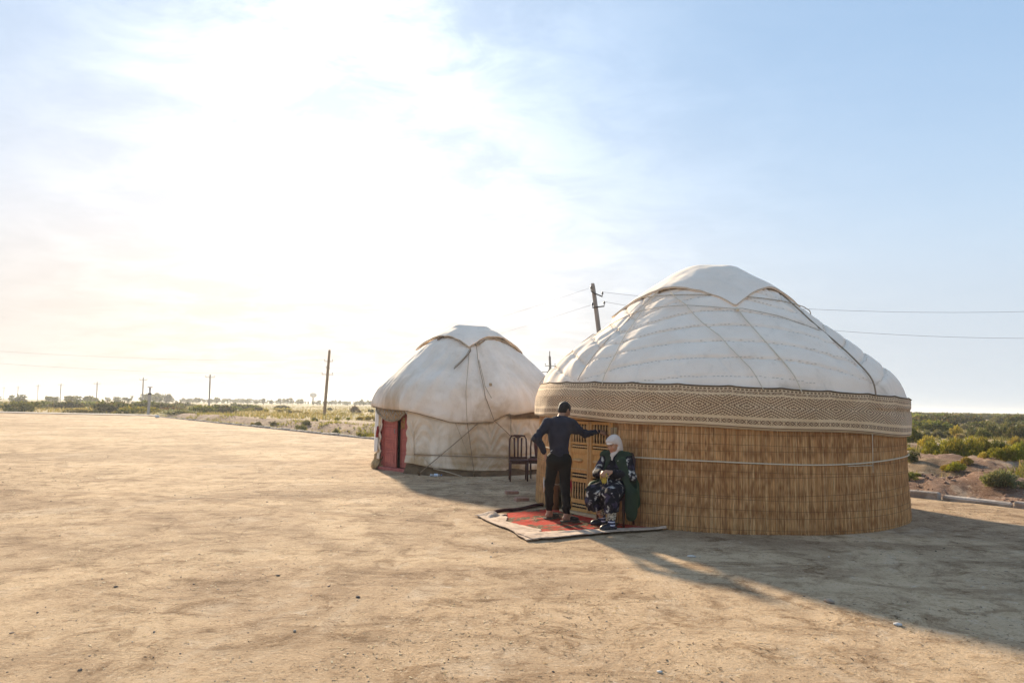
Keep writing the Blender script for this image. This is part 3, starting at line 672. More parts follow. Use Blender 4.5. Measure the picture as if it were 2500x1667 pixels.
        def put(src, nm, prof, loc, rot=(0, 0, 0), sc=(1, 1, 1)):
            if src is None:
                src = mesh(nm, *lathe_vf(prof, 8), WOODT, lf, True); src.location, src.rotation_euler, src.scale = loc, rot, sc
            else: inst(src, lf, loc, rot, sc)
            return src
        for i in range(6):
            xx = ix0 + (ix1-ix0)*(i+.5)/6
            srcB = put(srcB, 'baluster', balu, (xx, .008, 1.045), sc=(1, 1, 1.0))
            srcB = put(srcB, 'baluster', balu, (xx, .008, .18), sc=(1, 1, .9))
        for z in (.99, .545, .083):
            MB().box((ix0, .022, z-.045), (ix1, .03, z+.045)).build('dark_spindle_back', DARKIN, lf)  # near-black plate behind the spindles, recess shade put in as colour
            srcS = put(srcS, 'spindle', spin, (ix0+.004, .004, z), (0, math.pi/2, 0), (1.25, 1.25, (ix1-ix0-.008)/.25))
        srcK = put(srcK, 'turned_knob', knob, (ix0+.03, -.012, .775), (0, math.pi/2, 0), (1.05, 1.05, 1.1))
        for xx in (.025, lw-.025):
            srcC = put(srcC, 'half_column', [(.012, 0)] + [(.019 if j % 2 else .012, .03*j) for j in range(1, 46)] + [(.012, 1.375)], (xx, -.008, .002))
    return Y
YB = build_big()

# ------------------------------------------------------------------ small canvas yurt
CS = np.array([-1.15, 18.4])
PRS = profile([(2.50,1.05),(2.485,1.45),(2.46,1.7),(2.36,2.03),(2.18,2.27),(1.92,2.52),(1.6,2.83),(1.18,3.22),(.8,3.5),(.45,3.67),(0,3.74)], 170)
EAVE = np.array([(-180,1.55),(-160,1.58),(-155,1.57),(-145,1.53),(-123,1.49),(-115.6,1.44),(-105,1.34),(-96.6,1.25),(-88,1.23),(-72.6,1.27),(-72,1.30),(-66.6,1.41),(-63.2,1.46),(-62.4,1.42),(-48.8,1.50),(0,1.5),(60,1.42),(120,1.5),(180,1.55)])
def build_small():
    Y = empty('canvas_yurt', (CS[0], CS[1], 0), 0, 'smaller white canvas yurt with red wooden double door standing behind', 'yurt')
    pr = PRS; nt = 760; ns = 120; th = np.linspace(-180, 180, nt, endpoint=False); ze = np.interp(th, EAVE[:, 0], EAVE[:, 1])
    s = np.linspace(0, 1, ns); zmax = pr[1][-3]
    # sample heights from the eave to the top along the profile
    L = np.concatenate([[0], np.cumsum(np.hypot(np.diff(pr[0]), np.diff(pr[1])))]); le = np.interp(ze, pr[1], L); ll = le[:, None] + (L[-3]-le[:, None])*s[None]
    r = np.interp(ll, L, pr[0]); z = np.interp(ll, L, pr[1]); T = np.repeat(th[:, None], ns, 1); Ta = np.radians(T)
    lowf = smoothstep(2.5, 1.6, z)
    leftf = smoothstep(-108, -135, T)
    off = .06*fbm(Ta*2.0, z*1.1, seed=14, oct=3) + .022*fbm(Ta*8, z*1.6, seed=15, oct=4)
    off += leftf*lowf*(.08*np.abs(np.sin(T*.235+.5*vn(z*2, 0, seed=3)))**1.5 + .02*np.sin(T*1.3))
    off += .022*lowf*np.sin(T*.30 + 1.2*z)*smoothstep(-60, -40, T)
    # long fold lines running down the canvas, and the overlap of two pieces
    seam = np.interp(z, [1.25, 1.82, 2.32, 3.1], [-72.4, -77, -79, -78.5])
    off += .035*smoothstep(-1.0, 1.2, seam - T)*smoothstep(30, 0, seam - T)
    for a0, sl, am, wd in ((-60, -6, .03, 3.0), (-52, -10, .02, 2.5), (-95, 9, .018, 5.0), (-110, 12, .022, 3.5), (-122, 10, .02, 3.0)):
        off += 1.9*am*np.exp(-((T - a0 - sl*(z-2))/wd)**2)*smoothstep(1.2, 1.7, z)*smoothstep(3.2, 2.6, z)
    off += .02*np.exp(-((z - 1.8)/.25)**2)
    off -= .022*smoothstep(.06, .0, z-ze[:, None])
    dr = np.gradient(pr[0], L); dz = np.gradient(pr[1], L); nx = np.interp(ll, L, dz); nz = -np.interp(ll, L, dr); q = np.sqrt(nx*nx+nz*nz)+1e-9
    rr = r + off*nx/q; zz = z + off*nz/q
    v = np.stack([rr*np.cos(Ta), rr*np.sin(Ta), zz], -1)
    e = v[:, :1].copy(); e2 = e.copy(); e2[..., 2] -= .012; k = np.hypot(e2[..., 0], e2[..., 1])[..., None]; e2[..., :2] *= (k-.03)/k
    v = np.concatenate([e2, v], 1)
    ro = mesh('roof_canvas', v.reshape(-1, 3), grid_faces(nt, ns+1, True), CANVAS, Y, True)
    mesh('roof_hem', *tube_vf(e[:, 0] + [0, 0, -.008], .009, 5, True), DROPE, ro, True)
    crown('crown_cover', pr, -87, .98, .074, Y, CAPF, 8)
    # gap under the crown cloth showing the darker felt edge
    cr = [(-135, 3.28), (-128, 3.40), (-120, 3.43), (-110, 3.36)]
    mesh('felt_edge', *tube_vf(rope_on(pr, cr, .045, 20), .022, 6), FLAP, Y, True)
    cr = [(-80, 3.12), (-66, 3.28), (-50, 3.33), (-30, 3.22), (-12, 3.0)]
    mesh('felt_edge', *tube_vf(rope_on(pr, cr, .04, 30), .02, 6), simple('felt_rim', (.36, .26, .15), (.25, .17, .10), 8, .95, .3, 50), Y, True)
    for path, m, rad in (([(-86, 3.06), (-87, 2.9), (-88.1, 1.93), (-87.1, 1.26)], ROPE, .007), ([(-79.5, 3.1), (-79.8, 2.72), (-79, 2.32), (-77.5, 1.82), (-73, 1.31)], DROPE, .008),
                         ([(-79, 2.7), (-77.4, 2.06), (-74.1, 1.8)], ROPE, .009), ([(-85.5, 3.0), (-85.5, 2.95), (-91, 2.72), (-97, 2.47)], FLAP, .011), ([(-86, 3.02), (-90, 2.8), (-97, 2.52)], ROPE, .009), ([(-118, 3.44), (-104, 3.3), (-88, 3.05)], ROPE, .006)):
        mesh('roof_rope', *tube_vf(rope_on(pr, path, .062, 50), rad, 5), m, Y, True)
    kk = rope_on(pr, [(-74.2, 2.09), (-74.2, 2.05)], .085, 2)[0]
    mesh('sewn_patch', *(lambda m: (m.v, m.f))(MB().box((-.035, -.012, -.04), (.035, .012, .04), bev=.01)), simple('tan_patch', (.45, .31, .17), (.38, .25, .13), 20, .9, .2, 80), Y, loc=tuple(kk), rot=(-.5, 0, .3))
    # wall canvas, open at the door
    a = np.linspace(-124.3, 207.0, 640); zz = np.linspace(0, 1, 64); T = np.repeat(a[:, None], 64, 1); V = np.repeat(zz[None], len(a), 0); Ta = np.radians(T)
    zb = np.interp(a, [-118, -105, -83, -63, 0, 207], [.25, .17, .125, .11, .12, .25])[:, None] + .012*fbm(Ta*5, 0, seed=5); z = zb + (1.72-zb)*V
    hang = 2.43 - .05*V
    off = .045*fbm(Ta*3, z*1.2, seed=24, oct=3)
    # catenary sag folds hung between rope points
    c0 = np.abs(((T+81)/15.5 + .5) % 1 - .5)*2
    off += .055*np.sin(z*21 + 9*c0**2*1.1 + 2*vn(Ta*2, z, seed=2))*smoothstep(.42, .75, z)*smoothstep(1.35, 1.0, z)*(.45+.55*vn(Ta*2.4, z*1.4, seed=37))
    off += .020*fbm(Ta*9, z*5, seed=39, oct=3) - .03*np.exp(-((z-.455-.03*np.sin(Ta*7))/.025)**2) + .018*smoothstep(.42, .30, z)
    off += .012*np.sin(z*30+Ta*6)*smoothstep(.45, .15, z)
    for a0 in (-81.6, -62.4): off -= .02*np.exp(-((T-a0)/.7)**2)*smoothstep(.3, .8, z)
    R2 = hang+off; v = np.stack([R2*np.cos(Ta), R2*np.sin(Ta), z], -1)
    w = mesh('wall_canvas', v.reshape(-1, 3), grid_faces(len(a), 64), WALLC, Y, True); sd = w.modifiers.new('thick', 'SOLIDIFY'); sd.thickness = .012; sd.offset = -1
    zc = np.linspace(0, 1, 8); Vc = np.repeat(zc[None], len(a), 0); Tc = np.repeat(Ta[:, :1], 8, 1)
    z = -.02 + .34*Vc; Rf = 2.47 - .13*Vc + .015*fbm(Tc*6, Vc*2, seed=52) + .04*(1-Vc)**2
    fl = mesh('base_flap', np.stack([Rf*np.cos(Tc), Rf*np.sin(Tc), z], -1).reshape(-1, 3), grid_faces(len(a), 8), FLAP, Y, True); sd = fl.modifiers.new('thick', 'SOLIDIFY'); sd.thickness = .012; sd.offset = -1
    tt = np.radians(np.linspace(-63, 60, 120)); v = np.stack([np.stack([rr*np.cos(tt), rr*np.sin(tt), z0 + .02*np.sin(tt*5) + .03*(tt+1.1)], -1) for rr, z0 in ((2.45, 1.33), (2.465, 1.40), (2.45, 1.50))], 1)
    mesh('eave_strap', v.reshape(-1, 3), grid_faces(120, 3), FLAP, Y, True)
    def wrope(a0, z0, a1, z1, m=ROPE, rad=.008, r0=2.475, r1=2.475, sag=0.0):
        t = np.linspace(0, 1, 24); aa = np.radians(a0+(a1-a0)*t); rr = r0+(r1-r0)*t
        mesh('wall_rope', *tube_vf(np.stack([rr*np.cos(aa), rr*np.sin(aa), z0+(z1-z0)*t - sag*np.sin(np.pi*t)], -1), rad, 5), m, Y, True)
    wrope(-81.6, 1.21, -111.5, .05, DROPE, .010, 2.46, 2.62); wrope(-93.5, 1.24, -83.4, .22, ROPE, .007); wrope(-87, 1.24, -82.7, .02, DROPE, .008, 2.47, 2.56)
    wrope(-117.5, .47, -83.5, .455, DROPE, .010, 2.455, 2.455); wrope(-83.5, .455, -40, .39, DROPE, .012, 2.455, 2.455); wrope(-72, 1.28, -60, .84, DROPE, .009); wrope(-62.4, 1.4, -62, .5, DROPE, .008, 2.465, 2.46)
    wrope(-112.5, .46, -106, .2, ROPE, .006); wrope(-105, .16, -89, .02, ROPE, .012, 2.5, 2.72, -.02); wrope(-118, 1.0, -117.4, .26, ROPE, .010, 2.45, 2.45)
    for an, rr in ((-111.7, 2.63), (-82.7, 2.58)):
        v, f = lathe_vf([(.006,-.06),(.022,-.05),(.026,.02),(.034,.05),(.03,.08),(.008,.09)], 8)
        mesh('tent_peg', v, f, FLAP, Y, True, loc=(rr*math.cos(R_(an)), rr*math.sin(R_(an)), .02), rot=(.2, -.3, 0))
    # ---- red double door
    e0, e1 = np.array([-3.27, 17.42]) - CS, np.array([-2.42, 16.62]) - CS; t = e1-e0; Wd = np.linalg.norm(t); t /= Wd; az = math.atan2(t[1], t[0])
    RED = simple('red_paint', (.47, .12, .095), (.37, .088, .07), 6, .55, .25, 30, stretch=(3, 3, 1), spec=.4)
    loc = (e0[0], e0[1], 0); rot = (0, 0, az)
    MB().box((0, -.04, 0), (.05, .06, 1.5), bev=.006).box((Wd-.05, -.04, 0), (Wd, .06, 1.5), bev=.006).box((.05, -.038, 1.42), (Wd-.05, .058, 1.5), bev=.006).build('door_frame', RED, Y, loc=loc, rot=rot)
    MB().box((-.05, -.12, -.04), (Wd+.03, .03, .07), bev=.012).build('door_sill', RED, Y, loc=loc, rot=rot)
    def leaf(w, x0, ang, hinge):
        lf = MB().box((0, 0, 0), (w, .024, 1.34)).build('door_leaf', RED, Y, loc=(e0[0]+t[0]*x0, e0[1]+t[1]*x0, .075), rot=(0, 0, az+ang))
        o = 0 if not hinge else -w
        for x_0, x_1 in ((0, .06), (w-.06, w)): MB().box((x_0, -.012, .001), (x_1, -.001, 1.339), bev=.004).build('stile', RED, lf)
        for z0, z1 in ((.002,.05),(.36,.41),(.685,.735),(1.01,1.06),(1.29,1.338)): MB().box((.061, -.010, z0), (w-.061, -.001, z1), bev=.004).build('rail', RED, lf)
        for z0, z1 in ((.05,.36),(.41,.685),(.735,1.01),(1.06,1.29)):
            pn = MB().box((.075, -.008, z0+.03), (w-.075, -.001, z1-.03), bev=.006).build('panel', RED, lf)
            MB().box((.105, -.016, z0+.075), (w-.105, -.0085, z1-.075), bev=.006).build('raised_field', RED, pn) if False else MB().box((.105, -.016, z0+.075), (w-.105, -.0085, z1-.075), bev=.006).build('raised_field', RED, lf)
            for dz in (.012, z1-z0-.020): MB().box((.065, -.013, z0+dz), (w-.065, -.001, z0+dz+.008)).build('bead', RED, lf)
        return lf
    lw = (Wd-.10)/2
    l1 = leaf(lw+.02, .05, .0, False)
    h2 = leaf(lw-.03, Wd-.05-lw, -.0, True)
    h2.rotation_euler.z = az - .22; h2.location = (e0[0]+t[0]*(Wd-.05) - math.cos(az-.22)*(lw-.03), e0[1]+t[1]*(Wd-.05) - math.sin(az-.22)*(lw-.03), .075)
    METAL = simple('latch_metal', (.45, .42, .38), (.35, .32, .28), 20, .45, .1, 60)
    MB().tube([(lw-.01, -.03, .95), (lw-.01, -.055, .95), (lw-.01, -.055, .85), (lw-.01, -.03, .85)], .007, 6).build('latch', METAL, l1, True)
    MB().box((-.1, .05, 0), (Wd+.1, .06, 1.55)).build('dark_door_sheet', DARKIN, Y, loc=(e0[0]-t[1]*-.3, e0[1]+t[0]*-.0+.35, 0), rot=rot)  # added near-black sheet, stands for the unlit inside behind the door
    # patterned felt valance rolled up over the door, with its rolled hem
    VAL = None
    m, g, b = material('patterned_valance'); p = P(g); s = g.n('ShaderNodeSeparateXYZ', i0=p)
    zig = g.m('ABSOLUTE', g.m('SUBTRACT', g.m('FRACT', g.m('DIVIDE', s.outputs[0], .17)), .5)); dd = g.m('FRACT', g.m('ADD', g.m('MULTIPLY', zig, 2.2), g.m('MULTIPLY', s.outputs[2], 6.0)))
    c = g.ramp(dd, [(0, (.42, .25, .10)), (.30, (.46, .29, .12)), (.34, (.07, .06, .055)), (.48, (.32, .29, .24)), (.52, (.38, .34, .28)), (.92, (.30, .27, .23)), (1, (.08, .06, .05))])
    c = g.mix(g.mr(g.noise(p, 18, 4), .45, .7), c, (.18, .14, .10)); g.set(b.inputs['Base Color'], c); g.set(b.inputs['Roughness'], .95)
    nu, nv = 40, 14; u = np.linspace(0, 1, nu); vv = np.linspace(0, 1, nv); U, V = np.meshgrid(u, vv, indexing='ij')
    dep = .05 + .30*np.sin(np.pi*np.clip(U, .0, 1))**.6
    xs = -.10 + U*(Wd+.06); zs = 1.60 - .02*U - V*dep*1.05; ys = -.10 - .085*np.sin(np.pi*V)*np.sin(np.pi*U) - .02*np.sin(U*23)*V
    vo = mesh('door_valance', np.stack([xs, ys, zs], -1).reshape(-1, 3), grid_faces(nu, nv), m, Y, True, loc=loc, rot=rot); sd = vo.modifiers.new('thick', 'SOLIDIFY'); sd.thickness = .02
    mesh('rolled_hem', *tube_vf(np.stack([xs[:, -1], ys[:, -1]-.025, zs[:, -1]], -1), .026, 7), simple('hem_felt', (.36, .31, .24), (.22, .18, .12), 14, .95, .4, 60), vo, True)
    for zz, rr in ((.0, .03), (-.05, .022)):
        pass
    mb = MB(); c0 = np.array([Wd-.10, -.16, 1.30])
    for k in range(7): mb.tube([c0 + (random.uniform(-.03, .05), 0, .02), c0 + (random.uniform(-.06, .08), -.02, -.12), c0 + (random.uniform(-.09, .1), -.02, -.26)], .006, 5)
    mb.build('hanging_cords', simple('ochre_cord', (.42, .26, .07), (.30, .18, .05), 30, .9, .2, 80), Y, True, loc=loc, rot=rot)
    # white cloths beside the door
    LIN = cloth_mat('white_linen', (.80, .77, .72), (.72, .68, .62), (.56, .48, .38), (0, 1))
    def sheet(name, corners, nu=16, nv=30, amp=.02, fr=3, mat=LIN, seed=0):
        c = [np.array(q, float) for q in corners]; u = np.linspace(0, 1, nu); w = np.linspace(0, 1, nv); U, V = np.meshgrid(u, w, indexing='ij')
        Pp = (c[0]*(1-U)[..., None]+c[1]*U[..., None])*(1-V)[..., None] + (c[3]*(1-U)[..., None]+c[2]*U[..., None])*V[..., None]
        nrm = np.cross(c[1]-c[0], c[3]-c[0]); nrm /= np.linalg.norm(nrm)
        Pp += nrm*(amp*np.sin(U*fr*6.28+V*2+seed) + amp*.6*fbm(U*3, V*3, seed=seed, oct=2))[..., None]
        o = mesh(name, Pp.reshape(-1, 3), grid_faces(nu, nv), mat, Y, True, loc=loc, rot=rot); sd = o.modifiers.new('thick', 'SOLIDIFY'); sd.thickness = .012; return o
    sheet('side_cloth', [(-.36, .02, 1.60), (-.02, -.10, 1.56), (-.01, -.11, .42), (-.33, .0, .40)], amp=.014, fr=1.3, seed=1)
    sheet('corner_cloth', [(Wd-.16, -.13, 1.58), (Wd+.24, -.12, 1.53), (Wd+.20, -.13, 1.17), (Wd+.09, -.15, 1.30)], 14, 12, .015, 1, seed=4)
    sheet('canvas_edge', [(Wd-.02, -.06, 1.35), (Wd+.09, -.04, 1.35), (Wd+.10, -.06, .24), (Wd-.01, -.08, .24)], 8, 30, .008, 1, WALLC, 6)
    # burlap-wrapped foot of the wall left of the door
    nu, nv = 28, 16; u = np.linspace(0, 2*np.pi, nu, endpoint=False); w = np.linspace(0, 1, nv); U, V = np.meshgrid(u, w, indexing='ij')
    rr = (.17 + .04*np.sin(V*7) + .035*fbm(np.cos(U)*2, np.sin(U)*2, V*4, seed=6, oct=3))*np.interp(V, [0, .1, .85, 1], [.9, 1.15, .85, .15])
    mesh('burlap_wrap', np.stack([-.17+rr*np.cos(U)*1.0, .03+rr*np.sin(U)*.8, V*.44-.01], -1).reshape(-1, 3), grid_faces(nu, nv, True), simple('burlap', (.46, .32, .16), (.30, .20, .10), 10, .95, .6, 70), Y, True, loc=loc, rot=rot)
    mb = MB(); mb.tube([(-.03, -.12, 1.08), (-.03, -.13, .95), (-.035, -.13, .80)], [.02, .035, .045], 8)
    mb.build('red_tassel', simple('red_wool', (.35, .03, .03), (.22, .02, .02), 30, .9, .3, 90), Y, True, loc=loc, rot=rot)
    return Y
YS = build_small()
# ------------------------------------------------------------------ soft bodies: distance fields turned into one continuous skin
class Field:
    def __init__(s, lo, hi, vox):
        s.lo = np.array(lo, float); s.vox = vox; s.n = np.ceil((np.array(hi) - s.lo)/vox).astype(int) + 1
        s.f = np.full(s.n, .25, np.float32)
    def sub(s, lo, hi):
        a = np.clip(np.floor((np.asarray(lo)-s.lo)/s.vox).astype(int), 0, s.n); b = np.clip(np.ceil((np.asarray(hi)-s.lo)/s.vox).astype(int)+1, 0, s.n)
        sl = tuple(slice(i, j) for i, j in zip(a, b))
        ax = [s.lo[i] + s.vox*np.arange(a[i], b[i], dtype=np.float32) for i in range(3)]
        return sl, np.meshgrid(*ax, indexing='ij', sparse=True)
    def put(s, lo, hi, fn, k):
        m = k + 4*s.vox; sl, (X, Y, Z) = s.sub(np.asarray(lo)-m, np.asarray(hi)+m)
        if 0 in s.f[sl].shape: return s
        d = fn(X, Y, Z).astype(np.float32); a = s.f[sl]
        if k > 0:
            h = np.clip(.5 + .5*(a-d)/k, 0, 1); s.f[sl] = a*(1-h) + d*h - k*h*(1-h)
        else: s.f[sl] = np.minimum(a, d)
        return s
    def cap(s, a, b, ra, rb=None, k=.02, flat=None):
        """tapered limb from a to b; flat=(axis, factor) squeezes it along an axis"""
        rb = ra if rb is None else rb; a = np.array(a, float); b = np.array(b, float); ba = b-a; L = float(ba@ba) + 1e-9; r = max(ra, rb)
        if flat is not None: ax = np.array(flat[0], float); ax /= np.linalg.norm(ax); q = 1/flat[1] - 1
        def fn(X, Y, Z):
            px, py, pz = X-a[0], Y-a[1], Z-a[2]; h = np.clip((px*ba[0]+py*ba[1]+pz*ba[2])/L, 0, 1)
            dx, dy, dz = px-h*ba[0], py-h*ba[1], pz-h*ba[2]
            if flat is not None:
                c = (dx*ax[0]+dy*ax[1]+dz*ax[2])*q; dx, dy, dz = dx+c*ax[0], dy+c*ax[1], dz+c*ax[2]
            return np.sqrt(dx*dx+dy*dy+dz*dz) - (ra + (rb-ra)*h)
        return s.put(np.minimum(a, b)-r, np.maximum(a, b)+r, fn, k)
    def chain(s, pts, rs, k=.02, flat=None):
        for i in range(len(pts)-1): s.cap(pts[i], pts[i+1], rs[i], rs[i+1], k, flat)
        return s
    def ell(s, c, r, axes=None, k=.02):
        c = np.array(c, float); r = np.array(r, float); A = np.eye(3) if axes is None else np.array(axes, float); m = r.max()
        def fn(X, Y, Z):
            x, y, z = X-c[0], Y-c[1], Z-c[2]; q = [(x*A[i][0]+y*A[i][1]+z*A[i][2]) for i in range(3)]
            k0 = np.sqrt(sum((q[i]/r[i])**2 for i in range(3))); k1 = np.sqrt(sum((q[i]/r[i]**2)**2 for i in range(3))) + 1e-6
            return k0*(k0-1)/k1
        return s.put(c-m, c+m, fn, k)
    def cut(s, fn, soft=.0):
        """remove where fn > 0"""
        sl, (X, Y, Z) = s.sub(s.lo, s.lo + s.vox*s.n); s.f = np.maximum(s.f, fn(X, Y, Z).astype(np.float32)); return s
    def carve(s, c, r, k=.006):
        c = np.array(c, float); sl, (X, Y, Z) = s.sub(c-r*2, c+r*2); d = -(np.sqrt((X-c[0])**2+(Y-c[1])**2+(Z-c[2])**2)-r); a = s.f[sl]
        h = np.clip(.5 - .5*(a-d)/k, 0, 1); s.f[sl] = a*(1-h) + d*h + k*h*(1-h); return s
    def warp(s, fn):
        """small displacement, worked out only near the surface"""
        I = np.nonzero(np.abs(s.f) < .035); X, Y, Z = [s.lo[i] + s.vox*I[i] for i in range(3)]
        s.f[I] = s.f[I] + fn(X, Y, Z).astype(np.float32); return s
    def mesh(s):
        """surface nets"""
        f = s.f; f[0] = f[-1] = .1; f[:, 0] = f[:, -1] = .1; f[:, :, 0] = f[:, :, -1] = .1
        ins = f < 0; c = [ins[i:ins.shape[0]-1+i, j:ins.shape[1]-1+j, l:ins.shape[2]-1+l] for i in (0, 1) for j in (0, 1) for l in (0, 1)]
        tot = sum(x.astype(np.int8) for x in c); act = (tot > 0) & (tot < 8); I = np.argwhere(act); idx = -np.ones(act.shape, np.int64); idx[act] = np.arange(len(I))
        acc = np.zeros((len(I), 3)); cnt = np.zeros(len(I)); co = [(i, j, l) for i in (0, 1) for j in (0, 1) for l in (0, 1)]
        g = [f[I[:, 0]+i, I[:, 1]+j, I[:, 2]+l].astype(float) for i, j, l in co]
        for a in range(8):
            for b in range(a+1, 8):
                if sum(x != y for x, y in zip(co[a], co[b])) != 1: continue
                m = (g[a] < 0) != (g[b] < 0); t = np.where(m, g[a]/(g[a]-g[b]+1e-12), 0)
                p = np.array(co[a])[None] + t[:, None]*(np.array(co[b])-np.array(co[a]))[None]; acc += p*m[:, None]; cnt += m
        V = s.lo + s.vox*(I + acc/np.maximum(cnt, 1)[:, None]); F = []
        for ax in range(3):
            o1, o2 = [(1, 2), (2, 0), (0, 1)][ax]
            A = np.take(ins, range(0, ins.shape[ax]-1), ax); B = np.take(ins, range(1, ins.shape[ax]), ax)
            for sgn, mm in ((0, A & ~B), (1, ~A & B)):
                E = np.argwhere(mm); E = E[(E[:, o1] > 0) & (E[:, o2] > 0) & (E[:, o1] < act.shape[o1]) & (E[:, o2] < act.shape[o2])]
                def at(d1, d2):
                    q = E.copy(); q[:, o1] -= d1; q[:, o2] -= d2; return idx[q[:, 0], q[:, 1], q[:, 2]]
                q = np.stack([at(1, 1), at(0, 1), at(0, 0), at(1, 0)], -1); F.append(q if sgn == 0 else q[:, ::-1])
        F = np.concatenate(F); F = F[(F >= 0).all(1)]
        return V, F
    def build(s, name, mat, parent, col=None, relax=1):
        V, F = s.mesh()
        for _ in range(relax):                      # light smoothing along edges
            S = np.zeros_like(V); C = np.zeros(len(V))
            for a in range(4):
                b = (a+1) % 4; np.add.at(S, F[:, a], V[F[:, b]]); np.add.at(C, F[:, a], 1); np.add.at(S, F[:, b], V[F[:, a]]); np.add.at(C, F[:, b], 1)
            V = V*.5 + .5*S/np.maximum(C, 1)[:, None]
        return mesh(name, V, F, mat, parent, True, col=col(V) if col else None)
def unit(v): v = np.array(v, float); return v/np.linalg.norm(v)
def frame(fwd, up=(0, 0, 1)):
    f = unit(fwd); l = unit(np.cross(up, f)); u = np.cross(f, l); return np.array([f, l, u])
def head(F, c, A, s=1.0, female=False):
    """skull, jaw, nose, ears, brow and lips in the head's own axes A = forward, left, up"""
    P_ = lambda f, l, u: np.array(c) + s*(f*A[0] + l*A[1] + u*A[2])
    F.ell(P_(-.012, 0, .028), (.096*s, .077*s, .088*s), A, .02); F.ell(P_(.02, 0, -.035), (.070*s, .060*s, .075*s), A, .03)
    F.ell(P_(.045, 0, -.085), (.032*s, .032*s, .024*s), A, .03)
    F.cap(P_(.083, 0, .012), P_(.104, 0, -.026), .009*s, .014*s, .012); F.ell(P_(.094, 0, -.030), (.015*s, .019*s, .011*s), A, .01)
    for d in (-1, 1):
        F.cap(P_(.078, d*.012, .030), P_(.068, d*.045, .028), .011*s, .008*s, .014)
        F.ell(P_(.062, d*.040, -.028), (.022*s, .022*s, .022*s), A, .02)
        F.ell(P_(-.012, d*.078, -.005), (.022*s, .008*s, .033*s), A, .008); F.carve(P_(-.006, d*.092, -.003), .010*s)
        F.carve(P_(.094, d*.032, .010), .016*s, .012); F.ell(P_(.076, d*.031, .010), (.012*s, .015*s, .011*s), A, .006)
    F.cap(P_(.084, -.018, -.060), P_(.084, .018, -.060), .0075*s, .0075*s, .008); F.cap(P_(.082, -.016, -.071), P_(.082, .016, -.071), .0078*s, .0078*s, .008)
def head_cols(V, C, c, A, s, skin, lip, brow, eye):
    q = (V-np.array(c)) @ A.T / s; f, l, u = q.T
    near = np.linalg.norm(q, axis=1) < .16
    def blend(mask, colr):
        m = (mask*near)[:, None]; C[:] = C*(1-m) + np.array(colr)*m
    blend(smoothstep(.030, .022, np.hypot(np.abs(l)*.95, (u+.065)*2.1))*(f > .06)*.8, lip)
    for d in (-1, 1):
        blend(smoothstep(.008, .005, np.abs(u-.031-.10*(np.abs(l)-.03)))*smoothstep(.052, .046, np.abs(l-d*.032)*2.2)*(f > .05), brow)
        blend(smoothstep(.0075, .005, np.hypot((l-d*.031)*.55, u-.010))*(f > .06), eye)
    blend(smoothstep(.035, .01, np.hypot(np.abs(l)-.040, u+.025))*(f > .04)*.25, lip)
    return C
def hand(F, w, fdir, pdir, side, curl=.5, spread=.12, s=1.0, k=.007):
    """palm, four unequal jointed fingers and a thumb off the side of the palm.
    w wrist, fdir along the hand, pdir out of the palm, side +1 thumb towards cross(fdir, pdir)"""
    f = unit(fdir); p = unit(np.array(pdir) - f*(np.array(pdir) @ f)); t = np.cross(f, p)*side; w = np.array(w, float)
    B = lambda a, b, c: w + s*(a*f + b*t + c*p)
    for b in (-.026, -.009, .009, .026): F.cap(B(.012, b*.72, 0), B(.082, b, 0), .0125*s, .0115*s, .012)
    for b, L, r in ((.028, .070, .0086), (.0095, .079, .0088), (-.0095, .073, .0084), (-.0275, .056, .0076)):
        q = B(.086, b, 0); an = b*spread*24; cu = curl
        d = f*math.cos(an) + t*math.sin(an)
        for seg, frac in enumerate((.45, .30, .25)):
            cc = cu*(.55 + .55*seg); dd = unit(d*math.cos(cc) + p*math.sin(cc)); q2 = q + s*L*frac*dd
            F.cap(q, q2, r*s*(1-.08*seg), r*s*(.92-.08*seg), k*.6); q = q2
    q = B(.022, .026, .004); d1 = unit(f*.62 + t*.66 + p*.42); q2 = q + s*.036*d1; d2 = unit(f*.85 + t*.30 + p*.45); q3 = q2 + s*.030*d2; d3 = unit(f*.95 + t*.02 + p*.45); q4 = q3 + s*.024*d3
    F.cap(q, q2, .0135*s, .0105*s, k); F.cap(q2, q3, .0102*s, .0092*s, k*.6); F.cap(q3, q4, .0092*s, .0078*s, k*.6)
def skin_mat(name, c):
    m, g, b = material(name); a = g.n('ShaderNodeAttribute', dict(attribute_name='Col')).outputs[0]; p = P(g)
    g.set(b.inputs['Base Color'], g.mix(g.m('MULTIPLY', g.noise(p, 45, 4, .6), .35), a, g.mix(1, a, (.80, .62, .55), 'MULTIPLY')))
    g.set(b.inputs['Roughness'], .55); g.set(b.inputs['Specular IOR Level'], .35)
    g.set(b.inputs['Subsurface Weight'], .12); g.set(b.inputs['Subsurface Radius'], (.02, .008, .004)); g.set(b.inputs['Subsurface Scale'], .5); return m
def fabric(name, c1, c2, scale=5, bump=.3, wr=26, rough=.9, fine=300, sheen=.15):
    m, g, b = material(name); p = P(g); c = g.mix(g.mr(g.noise(p, scale, 5, .6), .35, .68), c1, c2); g.set(b.inputs['Base Color'], c)
    g.set(b.inputs['Roughness'], rough); g.set(b.inputs['Specular IOR Level'], .15); g.set(b.inputs['Sheen Weight'], sheen)
    h = g.m('ADD', g.m('MULTIPLY', g.noise(p, wr, 3, .5, 1.0), .006), g.m('MULTIPLY', g.noise(p, fine, 2), .0008)); g.set(b.inputs['Normal'], g.n('ShaderNodeBump', Strength=bump, Distance=1.0, Height=h)); return m

